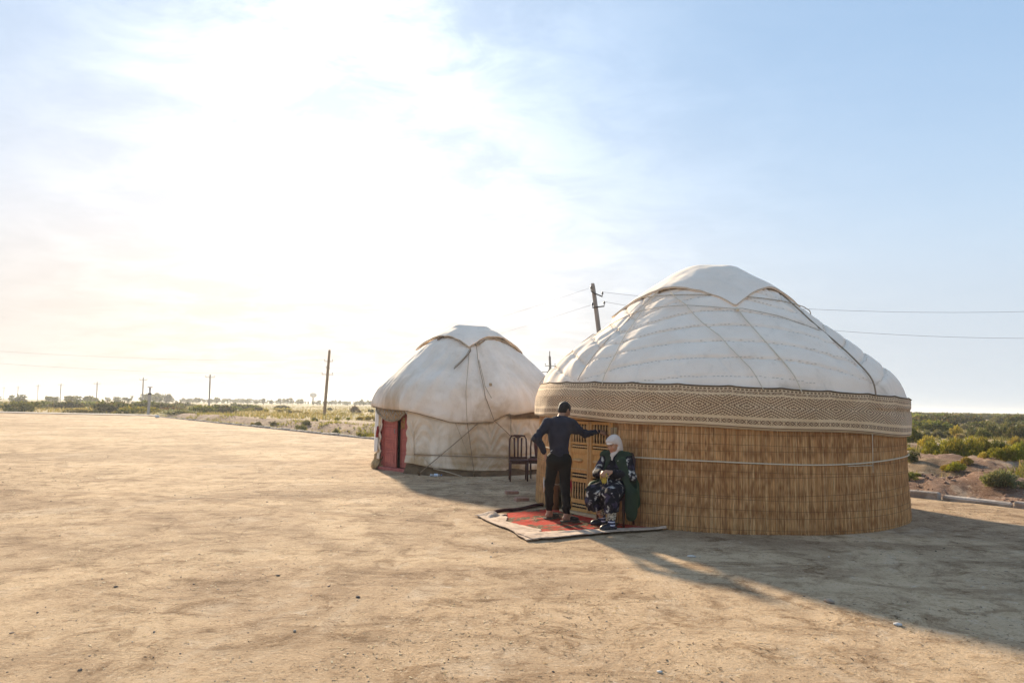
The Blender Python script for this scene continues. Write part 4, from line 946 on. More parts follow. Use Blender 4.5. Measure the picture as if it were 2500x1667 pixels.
# ------------------------------------------------------------------ standing man
def build_man():
    O = np.array([.70, 9.90, .03])
    M = empty('person', tuple(O), 0, 'man in dark navy top and black trousers standing with one hand on the door', 'person', 'people by the reed yurt')
    fw = unit((.40, .92, 0)); rt = np.array([fw[1], -fw[0], 0])
    pel = np.array([.0, .0, .90]); che = np.array([-.01, .0, 1.25]); neck = np.array([.005, .02, 1.445])
    shL = np.array([-.178, .055, 1.385]); shR = np.array([.160, -.045, 1.385])
    elL = np.array([-.335, -.06, 1.165]); wrL = np.array([-.205, .015, .955])
    elR = np.array([.375, .06, 1.225]); wrR = np.array([.600, .175, 1.262])
    hipL = pel + rt*-.085 + [0, 0, -.02]; hipR = pel + rt*.085 + [0, 0, -.02]
    anL = np.array([-.130, .125, .09]); anR = np.array([.105, -.115, .09]); knL = np.array([-.128, .085, .49]); knR = np.array([.088, -.035, .49])
    hc = np.array([.078, .085, 1.562]); A = frame((.66, .62, -.44))
    skin = (.36, .20, .125)
    lo, hi = (-.50, -.42, -.03), (.86, .52, 1.76)
    F = Field(lo, hi, .0055)
    head(F, hc, A, .98)
    F.cap(neck + [0, .0, -.03], hc - A[2]*.05 - A[0]*.015, .054, .055, .03)
    F.chain([pel, che], [.115, .122], .06, (fw, .66)); F.cap(shL, shR, .048, .048, .06); F.cap(neck-[0, 0, .05], che, .07, .10, .05, (fw, .7))
    for a, b, c in ((shL, elL, wrL), (shR, elR, wrR)): F.chain([a, b, c], [.042, .036, .026], .02)
    for a, b, c in ((hipL, knL, anL), (hipR, knR, anR)): F.chain([a, b, c], [.078, .052, .036], .03)
    hand(F, wrR, (.94, .10, -.32), (-.10, .65, -.70), 1, .35, .30, 1.15)
    hand(F, wrL, (.10, .12, -.98), (.92, .35, .1), -1, .25, .1)
    ft = [(anL, unit((.80, .60, 0))), (anR, unit((.96, .28, 0)))]
    for an, d in ft:
        F.cap(an, an - d*.030 + [0, 0, -.050], .030, .027, .015); F.cap(an - d*.03 + [0, 0, -.058], an + d*.13 + [0, 0, -.065], .026, .024, .02); F.cap(an + [0, 0, -.01], an + d*.09 + [0, 0, -.055], .030, .026, .02)
    def cols(V):
        C = np.tile(np.array(skin), (len(V), 1)); C *= 1 + .10*fbm(V[:, 0]*9, V[:, 1]*9, V[:, 2]*9, seed=2)[:, None]
        return np.clip(head_cols(V, C, hc, A, .98, skin, (.33, .13, .10), (.02, .015, .012), (.03, .02, .02)), .01, 1)
    F.build('body', skin_mat('tanned_skin', skin), M, cols, 1)
    # short black hair
    H = Field((-.16, -.14, 1.42), (.26, .28, 1.74), .005)
    H.ell(hc + A[0]*-.016 + A[2]*.032, (.103, .0835, .095), A, 0); H.ell(hc + A[0]*-.05 - A[2]*.025, (.058, .066, .06), A, .03)
    def face(X, Y, Z):
        x, y, z = X-hc[0], Y-hc[1], Z-hc[2]; f = x*A[0][0]+y*A[0][1]+z*A[0][2]; l = x*A[1][0]+y*A[1][1]+z*A[1][2]; u = x*A[2][0]+y*A[2][1]+z*A[2][2]
        line = np.minimum(.052 - f + np.maximum(u-.055, 0)*1.0, np.maximum(u + .068 - .0*f, -(f+.03)) * 1.0)
        ear = np.sqrt((f+.010)**2 + (u+.004)**2) - .030
        return np.maximum(-(np.minimum(np.minimum(.048 + np.maximum(u-.05, 0)*.9 - f, u + .055 + np.maximum(-f-.03, 0)*.35), np.where(f > .012, u - .005 + (.02)*0, 1.0))), -ear*np.where(np.abs(l) > .06, 1, -1) if False else -9 + 0*f)
    H.cut(face); H.warp(lambda X, Y, Z: .0022*vn(X*120, Y*120, Z*70, seed=4))
    H.build('hair', fabric('black_hair', (.016, .012, .010), (.03, .022, .017), 40, .5, 160, .6), M, None, 0)
    # navy long-sleeved top
    S = Field(lo, hi, .0062)
    S.cap(pel + [0, 0, -.03], che + [0, .0, -.06], .143, .148, .05, (fw, .74)); S.cap(che + [0, 0, -.05], che + [0, 0, .08], .149, .140, .05, (fw, .72))
    S.cap(shL*.88 + neck*.12 + [0, 0, -.02], shR*.88 + neck*.12 + [0, 0, -.02], .078, .078, .07); S.cap(neck + [0, 0, -.02], che, .080, .12, .06, (fw, .78))
    S.chain([shL + [.012, 0, -.008], elL, wrL + (elL-wrL)*.06], [.074, .056, .040], .035); S.chain([shR + [-.012, 0, -.008], elR, wrR + (elR-wrR)*.14], [.076, .054, .037], .035)
    S.cap(shR + [-.02, 0, -.10], elR*.5 + shR*.5 + [0, 0, -.03], .05, .035, .05); S.cap(shL + [.04, 0, -.10], shL*.5+elL*.5, .05, .04, .05)
    S.cut(lambda X, Y, Z: np.maximum((.868 + .010*np.sin(X*20)) - Z, -9) + 0*X*Y)
    nk = neck + [0, .0, .03]; S.cut(lambda X, Y, Z: np.maximum(Z - 1.475 - .35*((X-neck[0])*-fw[0] + (Y-neck[1])*-fw[1]), -( .5 - 0*X)) * 1.0)
    def folds(X, Y, Z):
        return +.008*np.sin(Z*46 + 26*X + 3*vn(X*7, Y*7, Z*6, seed=6))*smoothstep(1.15, .93, Z) + .010*vn(X*13, Y*13, Z*9, seed=8) + .0035*np.sin(X*60+Z*24)*smoothstep(1.1, 1.35, Z) + .004*np.sin((X+.4*Z)*95)*smoothstep(.22, .32, np.abs(X-.0)) 
    S.warp(folds)
    sh = S.build('shirt', fabric('navy_jersey', (.034, .033, .044), (.022, .021, .030), 7, .9, 18, sheen=.05), M, None, 1)
    # little white print on the lower left of the shirt back
    p0 = np.array([-.135, -.125, .985]); mb = MB(); mb.add([p0, p0+[.012, -.004, .006], p0+[.030, -.010, .014], p0+[.022, -.008, .004], p0+[.010, -.003, -.006]], [(0, 4, 3, 2, 1)])
    pt = mb.build('shirt_print', simple('white_print', (.8, .8, .8), (.7, .7, .7), 9, .8, 0, 10), M); pt.modifiers.new('thick', 'SOLIDIFY').thickness = .002
    # black track trousers
    T = Field((-.35, -.35, -.03), (.35, .40, 1.02), .0062)
    T.cap(pel + [0, 0, .04], pel + [0, 0, -.06], .130, .134, .05, (fw, .80))
    for hp, kn, an in ((hipL, knL, anL), (hipR, knR, anR)):
        T.chain([hp + [0, 0, -.02], kn + [0, 0, .02], an + [0, 0, .10], an + [0, 0, .035]], [.100, .071, .057, .046], .03)
    T.cap(hipL + [0, 0, -.05] - fw*.04, hipR + [0, 0, -.05] - fw*.04, .085, .085, .05)
    T.cut(lambda X, Y, Z: np.maximum(Z-.945, .105-Z) + 0*X*Y)
    T.warp(lambda X, Y, Z: .006*vn(X*10, Y*10, Z*11, seed=12) + .0045*np.sin(Z*55 + X*30 + 4*vn(X*6, Y*6, Z*5, seed=3))*smoothstep(.75, .2, Z))
    T.build('trousers', fabric('black_trousers', (.014, .012, .010), (.009, .008, .007), 6, .9, 20, .8, sheen=0), M, None, 1)
    for kn, an, sg, cc in ((knL, anL, -1, (.55, .53, .50)), (knR, anR, 1, (.35, .02, .03))):
        pts = [kn + rt*sg*.083 + [0, 0, z] + (an-kn)*(max(-z, 0)/.4) + rt*sg*.001*0 for z in (.10, .02, -.06)]
        mesh('side_stripe', *tube_vf(np.array(pts) + rt*sg*.006, [.004, .014, .004], 6), simple('stripe_' + ('pale' if sg < 0 else 'red'), cc, cc, 9, .8, .1, 40), M, True)
    # backless slippers
    SL = fabric('slipper_suede', (.05, .038, .032), (.03, .024, .02), 9, .3, 60); SOLE = simple('slipper_sole', (.10, .075, .055), (.07, .05, .04), 20, .8, .2, 60)
    for an, d in ft:
        lf = np.cross([0, 0, 1], d); Sx = Field(an + [-.24, -.24, -.12], an + [.24, .24, .04], .005)
        Sx.cap(an + d*.07 + [0, 0, -.055], an + d*.155 + [0, 0, -.068], .044, .034, .02, ((0, 0, 1), .85)); b0 = an.copy()
        Sx.cut(lambda X, Y, Z: np.maximum(.045 - ((X-b0[0])*d[0] + (Y-b0[1])*d[1]), (b0[2]-.092) - Z)); sl = Sx.build('slipper', SL, M, None, 1)
        So = Field(an + [-.26, -.26, -.13], an + [.26, .26, .0], .005)
        So.cap(an - d*.065 + [0, 0, -.095], an + d*.165 + [0, 0, -.095], .036, .042, .0); So.cut(lambda X, Y, Z: np.maximum(Z - (b0[2]-.082), (b0[2]-.104) - Z) + 0*X*Y); So.build('sole', SOLE, sl, None, 0)
    return M
build_man()

# ------------------------------------------------------------------ seated woman
WF = unit((-.50, -.866, 0)); WR = np.array([-.866, .50, 0])          # the way she faces, and her right
def build_woman():
    O = np.array([1.46, 9.52, .03])
    Wn = empty('person', tuple(O), 0, 'old woman in white headscarf and long green waistcoat seated on a chair knitting', 'person', 'people by the reed yurt')
    L3 = lambda f, r, z: WF*f + WR*r + np.array([0, 0, z])
    pel = L3(-.06, 0, .52); che = L3(-.02, 0, .83); neck = L3(.015, .01, 1.0)
    shR = L3(-.01, .165, .93); shL = L3(-.01, -.165, .93); elR = L3(.10, .235, .70); elL = L3(.06, -.25, .685)
    wrR = L3(.285, .10, .735); wrL = L3(.265, -.045, .745)
    hpR = L3(-.02, .09, .50); hpL = L3(-.02, -.09, .50); knR = L3(.375, .175, .475); knL = L3(.40, -.105, .475)
    anR = L3(.16, .13, .10); anL = L3(.40, -.10, .09)
    hc = L3(.045, .02, 1.105); A = frame(WF*.92 + WR*.34 + np.array([0, 0, -.42])); s = .95
    skin = (.46, .245, .14); lo, hi = (-.75, -.75, -.03), (.62, .48, 1.30)
    F = Field(lo, hi, .0055)
    head(F, hc, A, s, True); F.cap(neck - [0, 0, .02], hc - A[2]*.05 - A[0]*.01, .046, .047, .03)
    F.chain([pel, che, neck - [0, 0, .06]], [.13, .12, .07], .05); F.cap(shL, shR, .05, .05, .05)
    for a, b, c in ((shL, elL, wrL), (shR, elR, wrR)): F.chain([a, b, c], [.044, .036, .025], .02)
    for a, b, c in ((hpL, knL, anL), (hpR, knR, anR)): F.chain([a, b, c], [.08, .055, .036], .03)
    for an, d in ((anL, unit(WF*.8 + WR*.6)), (anR, unit(WF*.75 + WR*.66))): F.cap(an, an + d*.08 + [0, 0, -.055], .032, .022, .02)
    hand(F, wrR, -WR*.55 + WF*.80 + np.array([0, 0, -.05]), -WR*.6 + np.array([0, 0, -.5]) - WF*.3, -1, 1.0, .08, .92)
    hand(F, wrL, WR*.72 + WF*.66 + np.array([0, 0, .10]), WR*.3 + np.array([0, 0, -.8]) - WF*.4, 1, 1.0, .08, .92)
    def cols(V):
        C = np.tile(np.array(skin), (len(V), 1)); C *= 1 + .14*fbm(V[:, 0]*14, V[:, 1]*14, V[:, 2]*14, seed=2)[:, None]
        return np.clip(head_cols(V, C, hc, A, s, skin, (.38, .15, .12), (.16, .11, .08), (.04, .03, .03)), .01, 1)
    F.build('body', skin_mat('weathered_skin', skin), Wn, cols, 1)
    # ikat dress with sleeves
    m, g, b = material('ikat_dress'); p = P(g); w = g.n('ShaderNodeVectorMath', dict(operation='ADD')); g.set(w.inputs[0], p); g.set(w.inputs[1], g.vm('SCALE', g.noise(p, 7, 3, .6, 0, 1), .10))
    n1 = g.noise(w.outputs[0], 10.5, 3, .5, .6); n2 = g.noise(g.vm('ADD', w.outputs[0], (3.1, 1.7, 2.2)), 9.0, 2, .5, .4)
    c = g.ramp(n1, [(0, (.010, .009, .013)), (.54, (.012, .010, .014)), (.585, (.07, .06, .07)), (.64, (.45, .42, .37)), (.72, (.62, .58, .50)), (1, (.40, .36, .30))])
    c = g.mix(g.m('MULTIPLY', g.mr(n2, .58, .65), .75), c, (.055, .042, .075))
    g.set(b.inputs['Base Color'], c); g.set(b.inputs['Roughness'], .85); g.set(b.inputs['Specular IOR Level'], .2)
    g.set(b.inputs['Normal'], g.n('ShaderNodeBump', Strength=.4, Distance=1.0, Height=g.m('MULTIPLY', g.noise(p, 22, 3, .5, 1.2), .012)))
    D = Field(lo, hi, .0065)
    D.chain([pel, L3(-.02, 0, .70), che, neck - [0, 0, .05]], [.165, .150, .140, .075], .06); D.cap(shL, shR, .062, .062, .06)
    D.chain([shR, elR, wrR + (elR-wrR)*.12], [.066, .060, .048], .03); D.chain([shL, elL, wrL + (elL-wrL)*.16], [.068, .066, .052], .03)
    D.cap(elL + [0, 0, -.02], wrL + (elL-wrL)*.25 + np.array([0, 0, -.035]), .045, .035, .04)
    D.chain([hpR, knR], [.135, .092], .05); D.chain([hpL, knL], [.135, .092], .05); D.cap(L3(.05, 0, .50), L3(.34, .03, .47), .12, .085, .06)
    # skirt falling from the knees, parted between the legs
    D.chain([knR, L3(.385, .185, .36), L3(.335, .175, .235)], [.090, .088, .098], .04); D.chain([knL, L3(.425, -.105, .36), L3(.415, -.105, .245)], [.086, .084, .092], .04)
    D.cap(L3(.27, .10, .36), L3(.24, .10, .25), .10, .09, .06); D.cap(L3(.20, .0, .33), L3(.20, 0, .25), .13, .12, .06); D.cap(L3(.30, .24, .40), L3(.22, .24, .26), .05, .05, .05)
    D.cut(lambda X, Y, Z: (.235 + .02*np.sin(X*17+Y*9)) - Z + 0*X*Y)
    def ang(X, Y): return (X*WR[0]+Y*WR[1])
    D.warp(lambda X, Y, Z: .007*np.sin(ang(X, Y)*85 + 5*vn(X*6, Y*6, Z*4, seed=5))*smoothstep(.46, .28, Z) + .008*vn(X*11, Y*11, Z*11, seed=9) + .005*np.sin((Z*1.0+ang(X, Y)*.6)*80)*smoothstep(.42, .52, Z)*smoothstep(.64, .52, Z))
    D.build('dress', m, Wn, None, 1)
    # long green waistcoat, open in front, hanging over the chair
    G = Field(lo, hi, .0065)
    G.chain([pel + L3(-.02, 0, 0), L3(-.03, 0, .70), che + L3(-.02, 0, 0), neck + L3(-.03, 0, -.045)], [.195, .185, .170, .088], .06); G.cap(shL + [0, 0, .015], shR + [0, 0, .015], .070, .070, .06)
    G.chain([L3(.0, -.19, .62), L3(.12, -.255, .46), L3(.14, -.265, .18)], [.11, .095, .085], .06); G.chain([L3(.10, -.13, .88), L3(.13, -.17, .72), L3(.16, -.22, .55)], [.055, .06, .07], .05); G.chain([L3(-.10, -.20, .55), L3(-.10, -.235, .30)], [.10, .08], .06); G.cap(L3(.02, -.235, .44), L3(.05, -.245, .22), .10, .085, .06)
    G.cap(L3(.18, -.225, .50), L3(.20, -.235, .26), .045, .05, .05)
    G.chain([L3(.05, .19, .60), L3(.25, .235, .535), L3(.40, .245, .50)], [.075, .055, .035], .05)
    def opening(X, Y, Z):
        f = X*WF[0]+Y*WF[1]; r = X*WR[0]+Y*WR[1]
        front = np.minimum(np.minimum(f - .03, .13 + .10*smoothstep(.75, .5, Z) - np.abs(r + .0)*1.0 - .11*smoothstep(.70, .95, Z)), .98-Z)
        return np.maximum(front, .125 + .04*np.sin(r*9) - Z)
    G.cut(opening)
    for sh, el in ((shR, elR), (shL, elL)):                            # arm holes
        c0 = sh + (el-sh)*.55; a0, b0 = sh + (el-sh)*.22, el + (el-sh)*.4; ba = b0-a0; LL = ba@ba
        def hole(X, Y, Z):
            h = np.clip(((X-a0[0])*ba[0]+(Y-a0[1])*ba[1]+(Z-a0[2])*ba[2])/LL, 0, 1)
            return .078 - np.sqrt((X-a0[0]-h*ba[0])**2+(Y-a0[1]-h*ba[1])**2+(Z-a0[2]-h*ba[2])**2)
        G.cut(hole)
    G.warp(lambda X, Y, Z: .006*vn(X*9, Y*9, Z*5, seed=15) + .005*np.sin(ang(X, Y)*70+X*40)*smoothstep(.6, .2, Z))
    vm_, g, b = material('green_velvet'); p = P(g); c = g.mix(g.mr(g.noise(g.scale(p, (1, 1, .35)), 12, 4), .35, .7), (.013, .025, .007), (.008, .015, .005)); g.set(b.inputs['Base Color'], c); g.set(b.inputs['Roughness'], .8); g.set(b.inputs['Sheen Weight'], .12); g.set(b.inputs['Sheen Tint'], (.25, .7, .2, 1))
    g.set(b.inputs['Normal'], g.n('ShaderNodeBump', Strength=.4, Distance=1.0, Height=g.m('MULTIPLY', g.noise(g.scale(p, (1, 1, .3)), 30, 3, .5, .6), .008)))
    wc = G.build('waistcoat', vm_, Wn, None, 1)
    BT = simple('pearl_button', (.6, .58, .52), (.5, .48, .42), 9, .35, .05, 20)
    bt = None
    for f, r, z in ((.128, -.085, .89), (.158, -.135, .80), (.185, -.245, .47), (.20, -.262, .40)):
        lc = tuple(L3(f, r, z))
        if bt is None: bt = mesh('button', *lathe_vf([(.001, 0), (.008, .001), (.008, .004), (.001, .006)], 10), BT, Wn, True, loc=lc, rot=(R_(90), 0, R_(-30)))
        else: inst(bt, Wn, lc, (R_(90), 0, R_(-30)))
    # headscarf over a white band, knotted under the chin
    K = Field((-.35, -.35, .85), (.30, .25, 1.30), .005); hp = lambda f, l, u: hc + s*(f*A[0] + l*A[1] + u*A[2])
    K.ell(hp(-.022, 0, .034), (.118*s, .098*s, .104*s), A, 0); K.ell(hp(-.05, 0, -.045), (.082*s, .092*s, .10*s), A, .04); K.cap(hp(-.055, 0, -.10), neck + L3(-.05, 0, -.03), .070, .088, .05); K.ell(hp(.03, 0, .075), (.075*s, .075*s, .04*s), A, .02)
    K.cap(hp(.035, .062, -.06), hp(.058, .0, -.135), .022, .026, .02); K.cap(hp(.035, -.062, -.06), hp(.058, 0, -.135), .022, .026, .02); K.cap(hp(.06, .0, -.125), neck + L3(.07, .01, -.03), .038, .032, .03)
    def open_(X, Y, Z):
        x, y, z = X-hc[0], Y-hc[1], Z-hc[2]; f = (x*A[0][0]+y*A[0][1]+z*A[0][2])/s; l = (x*A[1][0]+y*A[1][1]+z*A[1][2])/s; u = (x*A[2][0]+y*A[2][1]+z*A[2][2])/s
        return np.minimum(s*(1-np.sqrt((l/.088)**2 + ((u+.024)/.100)**2))*.06, (f-.004)*s)
    K.cut(open_); K.chain([hp(-.005, .080, -.055), hp(.040, .052, -.108), hp(.060, 0, -.122), hp(.040, -.052, -.108), hp(-.005, -.080, -.055)], [.020, .017, .018, .017, .020], .012); K.cap(hp(.035, 0, -.135), neck + L3(.055, .0, -.035), .040, .036, .03); K.cap(neck + L3(.075, .0, -.02), L3(.125, .01, .90), .022, .010, .02); K.warp(lambda X, Y, Z: .0022*np.sin((Z*.45 + X*.8 - Y*.5)*105 + 2*vn(X*7, Y*7, Z*7, seed=2))*smoothstep(1.17, 1.08, Z) + .0015*vn(X*14, Y*14, Z*14, seed=3))
    K.build('headscarf', fabric('white_scarf', (.66, .545, .46), (.58, .47, .39), 8, .25, 40), Wn, None, 1)
    Bd = Field((-.35, -.35, .85), (.30, .25, 1.30), .005); Bd.ell(hp(.006, 0, .034), (.1035*s, .079*s, .078*s), A, 0)
    def bnd(X, Y, Z):
        x, y, z = X-hc[0], Y-hc[1], Z-hc[2]; u = (x*A[2][0]+y*A[2][1]+z*A[2][2])/s; return np.maximum(.042 - u, u - .090)*s
    Bd.cut(bnd); Bd.build('head_band', fabric('white_cotton', (.82, .80, .78), (.76, .74, .71), 12, .2, 50), Wn, None, 1)
    # printed trouser legs, striped socks, dark shoes
    m, g, b = material('scroll_print'); p = P(g); v = g.n('ShaderNodeTexVoronoi', dict(feature='DISTANCE_TO_EDGE'), Scale=26.0); g.set(v.inputs['Vector'], g.vm('ADD', p, g.vm('SCALE', g.noise(p, 16, 2, .5, 0, 1), .09)))
    g.set(b.inputs['Base Color'], g.mix(g.mr(v.outputs[0], .06, .12), (.10, .075, .05), (.50, .44, .34))); g.set(b.inputs['Roughness'], .85)
    for kn, an in ((knL, anL), (knR, anR)):
        T = Field(np.minimum(kn, an) - .16, np.maximum(kn, an) + .16, .006); T.cap(kn + [0, 0, -.06], an + [0, 0, .05], .062, .058, .02); c1 = an[2] + .045; T.cut(lambda X, Y, Z: np.maximum(c1-Z, Z-(kn[2]-.1)) + 0*X*Y)
        T.warp(lambda X, Y, Z: .004*np.sin(X*110 + Z*20)); T.build('trouser_leg', m, Wn, None, 1)
    SKm, g, b = material('striped_sock'); p = P(g); zz = g.n('ShaderNodeSeparateXYZ', i0=p).outputs[2]; st = g.m('GREATER_THAN', g.m('FRACT', g.m('ADD', g.m('MULTIPLY', zz, 24.0), .2)), .62); g.set(b.inputs['Base Color'], g.mix(st, (.025, .020, .055), (.60, .58, .64))); g.set(b.inputs['Roughness'], .9)
    SHO = simple('dark_shoe', (.020, .018, .026), (.012, .011, .016), 20, .45, .2, 70, spec=.4)
    for an, d in ((anL, unit(WF*.8 + WR*.6)), (anR, unit(WF*.75 + WR*.66))):
        K = Field(an - .12, an + .14, .005); K.cap(an + [0, 0, .09], an + [0, 0, -.03], .047, .047, .02); K.cap(an + [0, 0, -.035], an + d*.06 + [0, 0, -.045], .045, .038, .02); zt = an[2]; K.cut(lambda X, Y, Z: np.maximum(Z-zt-.085, zt-.075-Z) + 0*X*Y); K.build('sock', SKm, Wn, None, 1)
        K = Field(an - .22, an + .24, .005); K.cap(an - d*.035 + [0, 0, -.058], an + d*.135 + [0, 0, -.066], .046, .040, .02); K.cap(an + d*.05 + [0, 0, -.045], an + d*.11 + [0, 0, -.055], .045, .040, .02)
        e = an.copy(); K.cut(lambda X, Y, Z: np.maximum((e[2]-.088)-Z, np.minimum(Z-(e[2]-.040), .03 - ((X-e[0])*d[0]+(Y-e[1])*d[1])))); K.build('shoe', SHO, Wn, None, 1)
    # knitting held between the hands
    kc = O + L3(.345, .03, .735)
    Kn = empty('knitting', tuple(kc), 0, 'small piece of yellow knitting with needles in the woman\'s hands', 'knitting')
    YM = fabric('yellow_yarn', (.55, .38, .06), (.45, .30, .05), 30, .5, 200)
    v = []; f = []; nu, nv = 12, 16
    for i in range(nu):
        for j in range(nv):
            u, w = i/(nu-1), j/(nv-1); wd = .035*(1-.35*w) + .004*math.sin(9*w); q = WR*(u-.5)*2*wd + WF*(.012*math.sin(w*5+u*4)) + np.array([0, 0, -.005 - .13*w]); v.append(q)
    kb = mesh('knitted_piece', v, grid_faces(nu, nv), YM, Kn, True); kb.modifiers.new('thick', 'SOLIDIFY').thickness = .006
    for sg in (-1, 1): mesh('needle', *tube_vf([WR*.03*sg + np.array([0, 0, .005]), WR*.05*sg + WF*.01 + np.array([0, 0, -.06]), WR*.012*sg + WF*.015 + np.array([0, 0, -.15])], [.0045, .006, .003], 6), YM, Kn, True)
    mesh('yarn_strand', *tube_vf([WR*-.02, WR*-.045 + np.array([0, 0, -.05]) + WF*.01, WR*-.05 + np.array([0, 0, -.12]) + WF*.0, WR*-.052 + np.array([0, 0, -.14])], .004, 5), simple('white_yarn', (.7, .66, .58), (.6, .56, .5), 20, .9, .2, 60), Kn, True)
build_woman()
# ------------------------------------------------------------------ chairs
CHW = simple('dark_varnished_wood', (.085, .026, .016), (.050, .016, .010), 8, .38, .15, 40, stretch=(5, 5, 1), spec=.5)
CHU = simple('maroon_upholstery', (.13, .035, .030), (.09, .024, .022), 12, .8, .3, 120)
def chair(loc, rz, label, back='slats', seat_m=None):
    C = empty('chair', loc, rz, label, 'chair', 'dark wooden chairs')
    mb = MB(); n = 12
    o = MB().box((-.215, -.21, .43), (.215, .20, .468), bev=.016).build('seat', seat_m or CHW, C)
    MB().box((-.185, -.190, .375), (.185, -.165, .43)).box((-.185, .150, .375), (.185, .175, .43)).box((-.195, -.165, .376), (-.17, .150, .43)).box((.17, -.165, .376), (.195, .150, .43)).build('apron', CHW, C)
    for sx in (-1, 1):
        mesh('leg', *tube_vf([(sx*.185, -.180, .43), (sx*.187, -.182, .2), (sx*.190, -.186, 0)], [.024, .021, .016], 8), CHW, C, True)
        mesh('rear_leg', *tube_vf([(sx*.185, .215, 0), (sx*.185, .185, .25), (sx*.187, .175, .45), (sx*.192, .195, .7), (sx*.185, .235, .90), (sx*.150, .248, .965), (sx*.06, .252, .985)], [.017, .021, .022, .019, .018, .018, .018], 8), CHW, C, True)
    xs = np.linspace(-.16, .16, 15); pr = []
    v = []; 
    for x in xs:
        up = .985 + .012*math.cos(x*9); lo = .935 - .022*math.cos(x/.16*math.pi*1.5)
        for y in (-.014, .014): v += [(x, .245+y - .25*x*x, lo), (x, .248+y - .25*x*x, up)]
    f = []
    for i in range(14):
        a = i*4; b = a+4; f += [(a, b, b+1, a+1), (a+2, a+3, b+3, b+2), (a+1, b+1, b+3, a+3), (a, a+2, b+2, b)]
    f += [(0, 1, 3, 2), (56, 58, 59, 57)]
    mesh('top_rail', v, f, CHW, C, False)
    MB().box((-.18, .168, .47), (.18, .192, .51), bev=.006).build('back_rail', CHW, C)
    if back == 'slats':
        for x in (-.075, 0, .075):
            mesh('back_slat', *tube_vf([(x, .182, .50), (x*1.05, .190, .7), (x*1.1, .232, .93)], [.02, .02, .022], 6), CHW, C, True).scale = (1, 1, 1)
    else:
        v = []
        for z, w, y in ((.51, .075, .178), (.6, .085, .178), (.75, .105, .195), (.9, .118, .222), (.945, .118, .235)):
            for x in (-w, -w*.6, 0, w*.6, w): v.append((x, y - .012*(1-(x/w)**2), z))
        o = mesh('upholstered_back', v, grid_faces(5, 5), CHU, C, True); sd = o.modifiers.new('thick', 'SOLIDIFY'); sd.thickness = .03
    return C
chair((.175, 15.20, 0), R_(4), 'dark wooden slat-back chair standing by the canvas yurt wall')
chair((.60, 15.38, 0), R_(-12), 'dark chair with solid maroon back half hidden behind the reed yurt', 'panel', CHU)
chair((1.46, 9.52, .025), R_(-30), 'dark wooden chair carrying the seated woman on the carpet', 'slats', CHU)

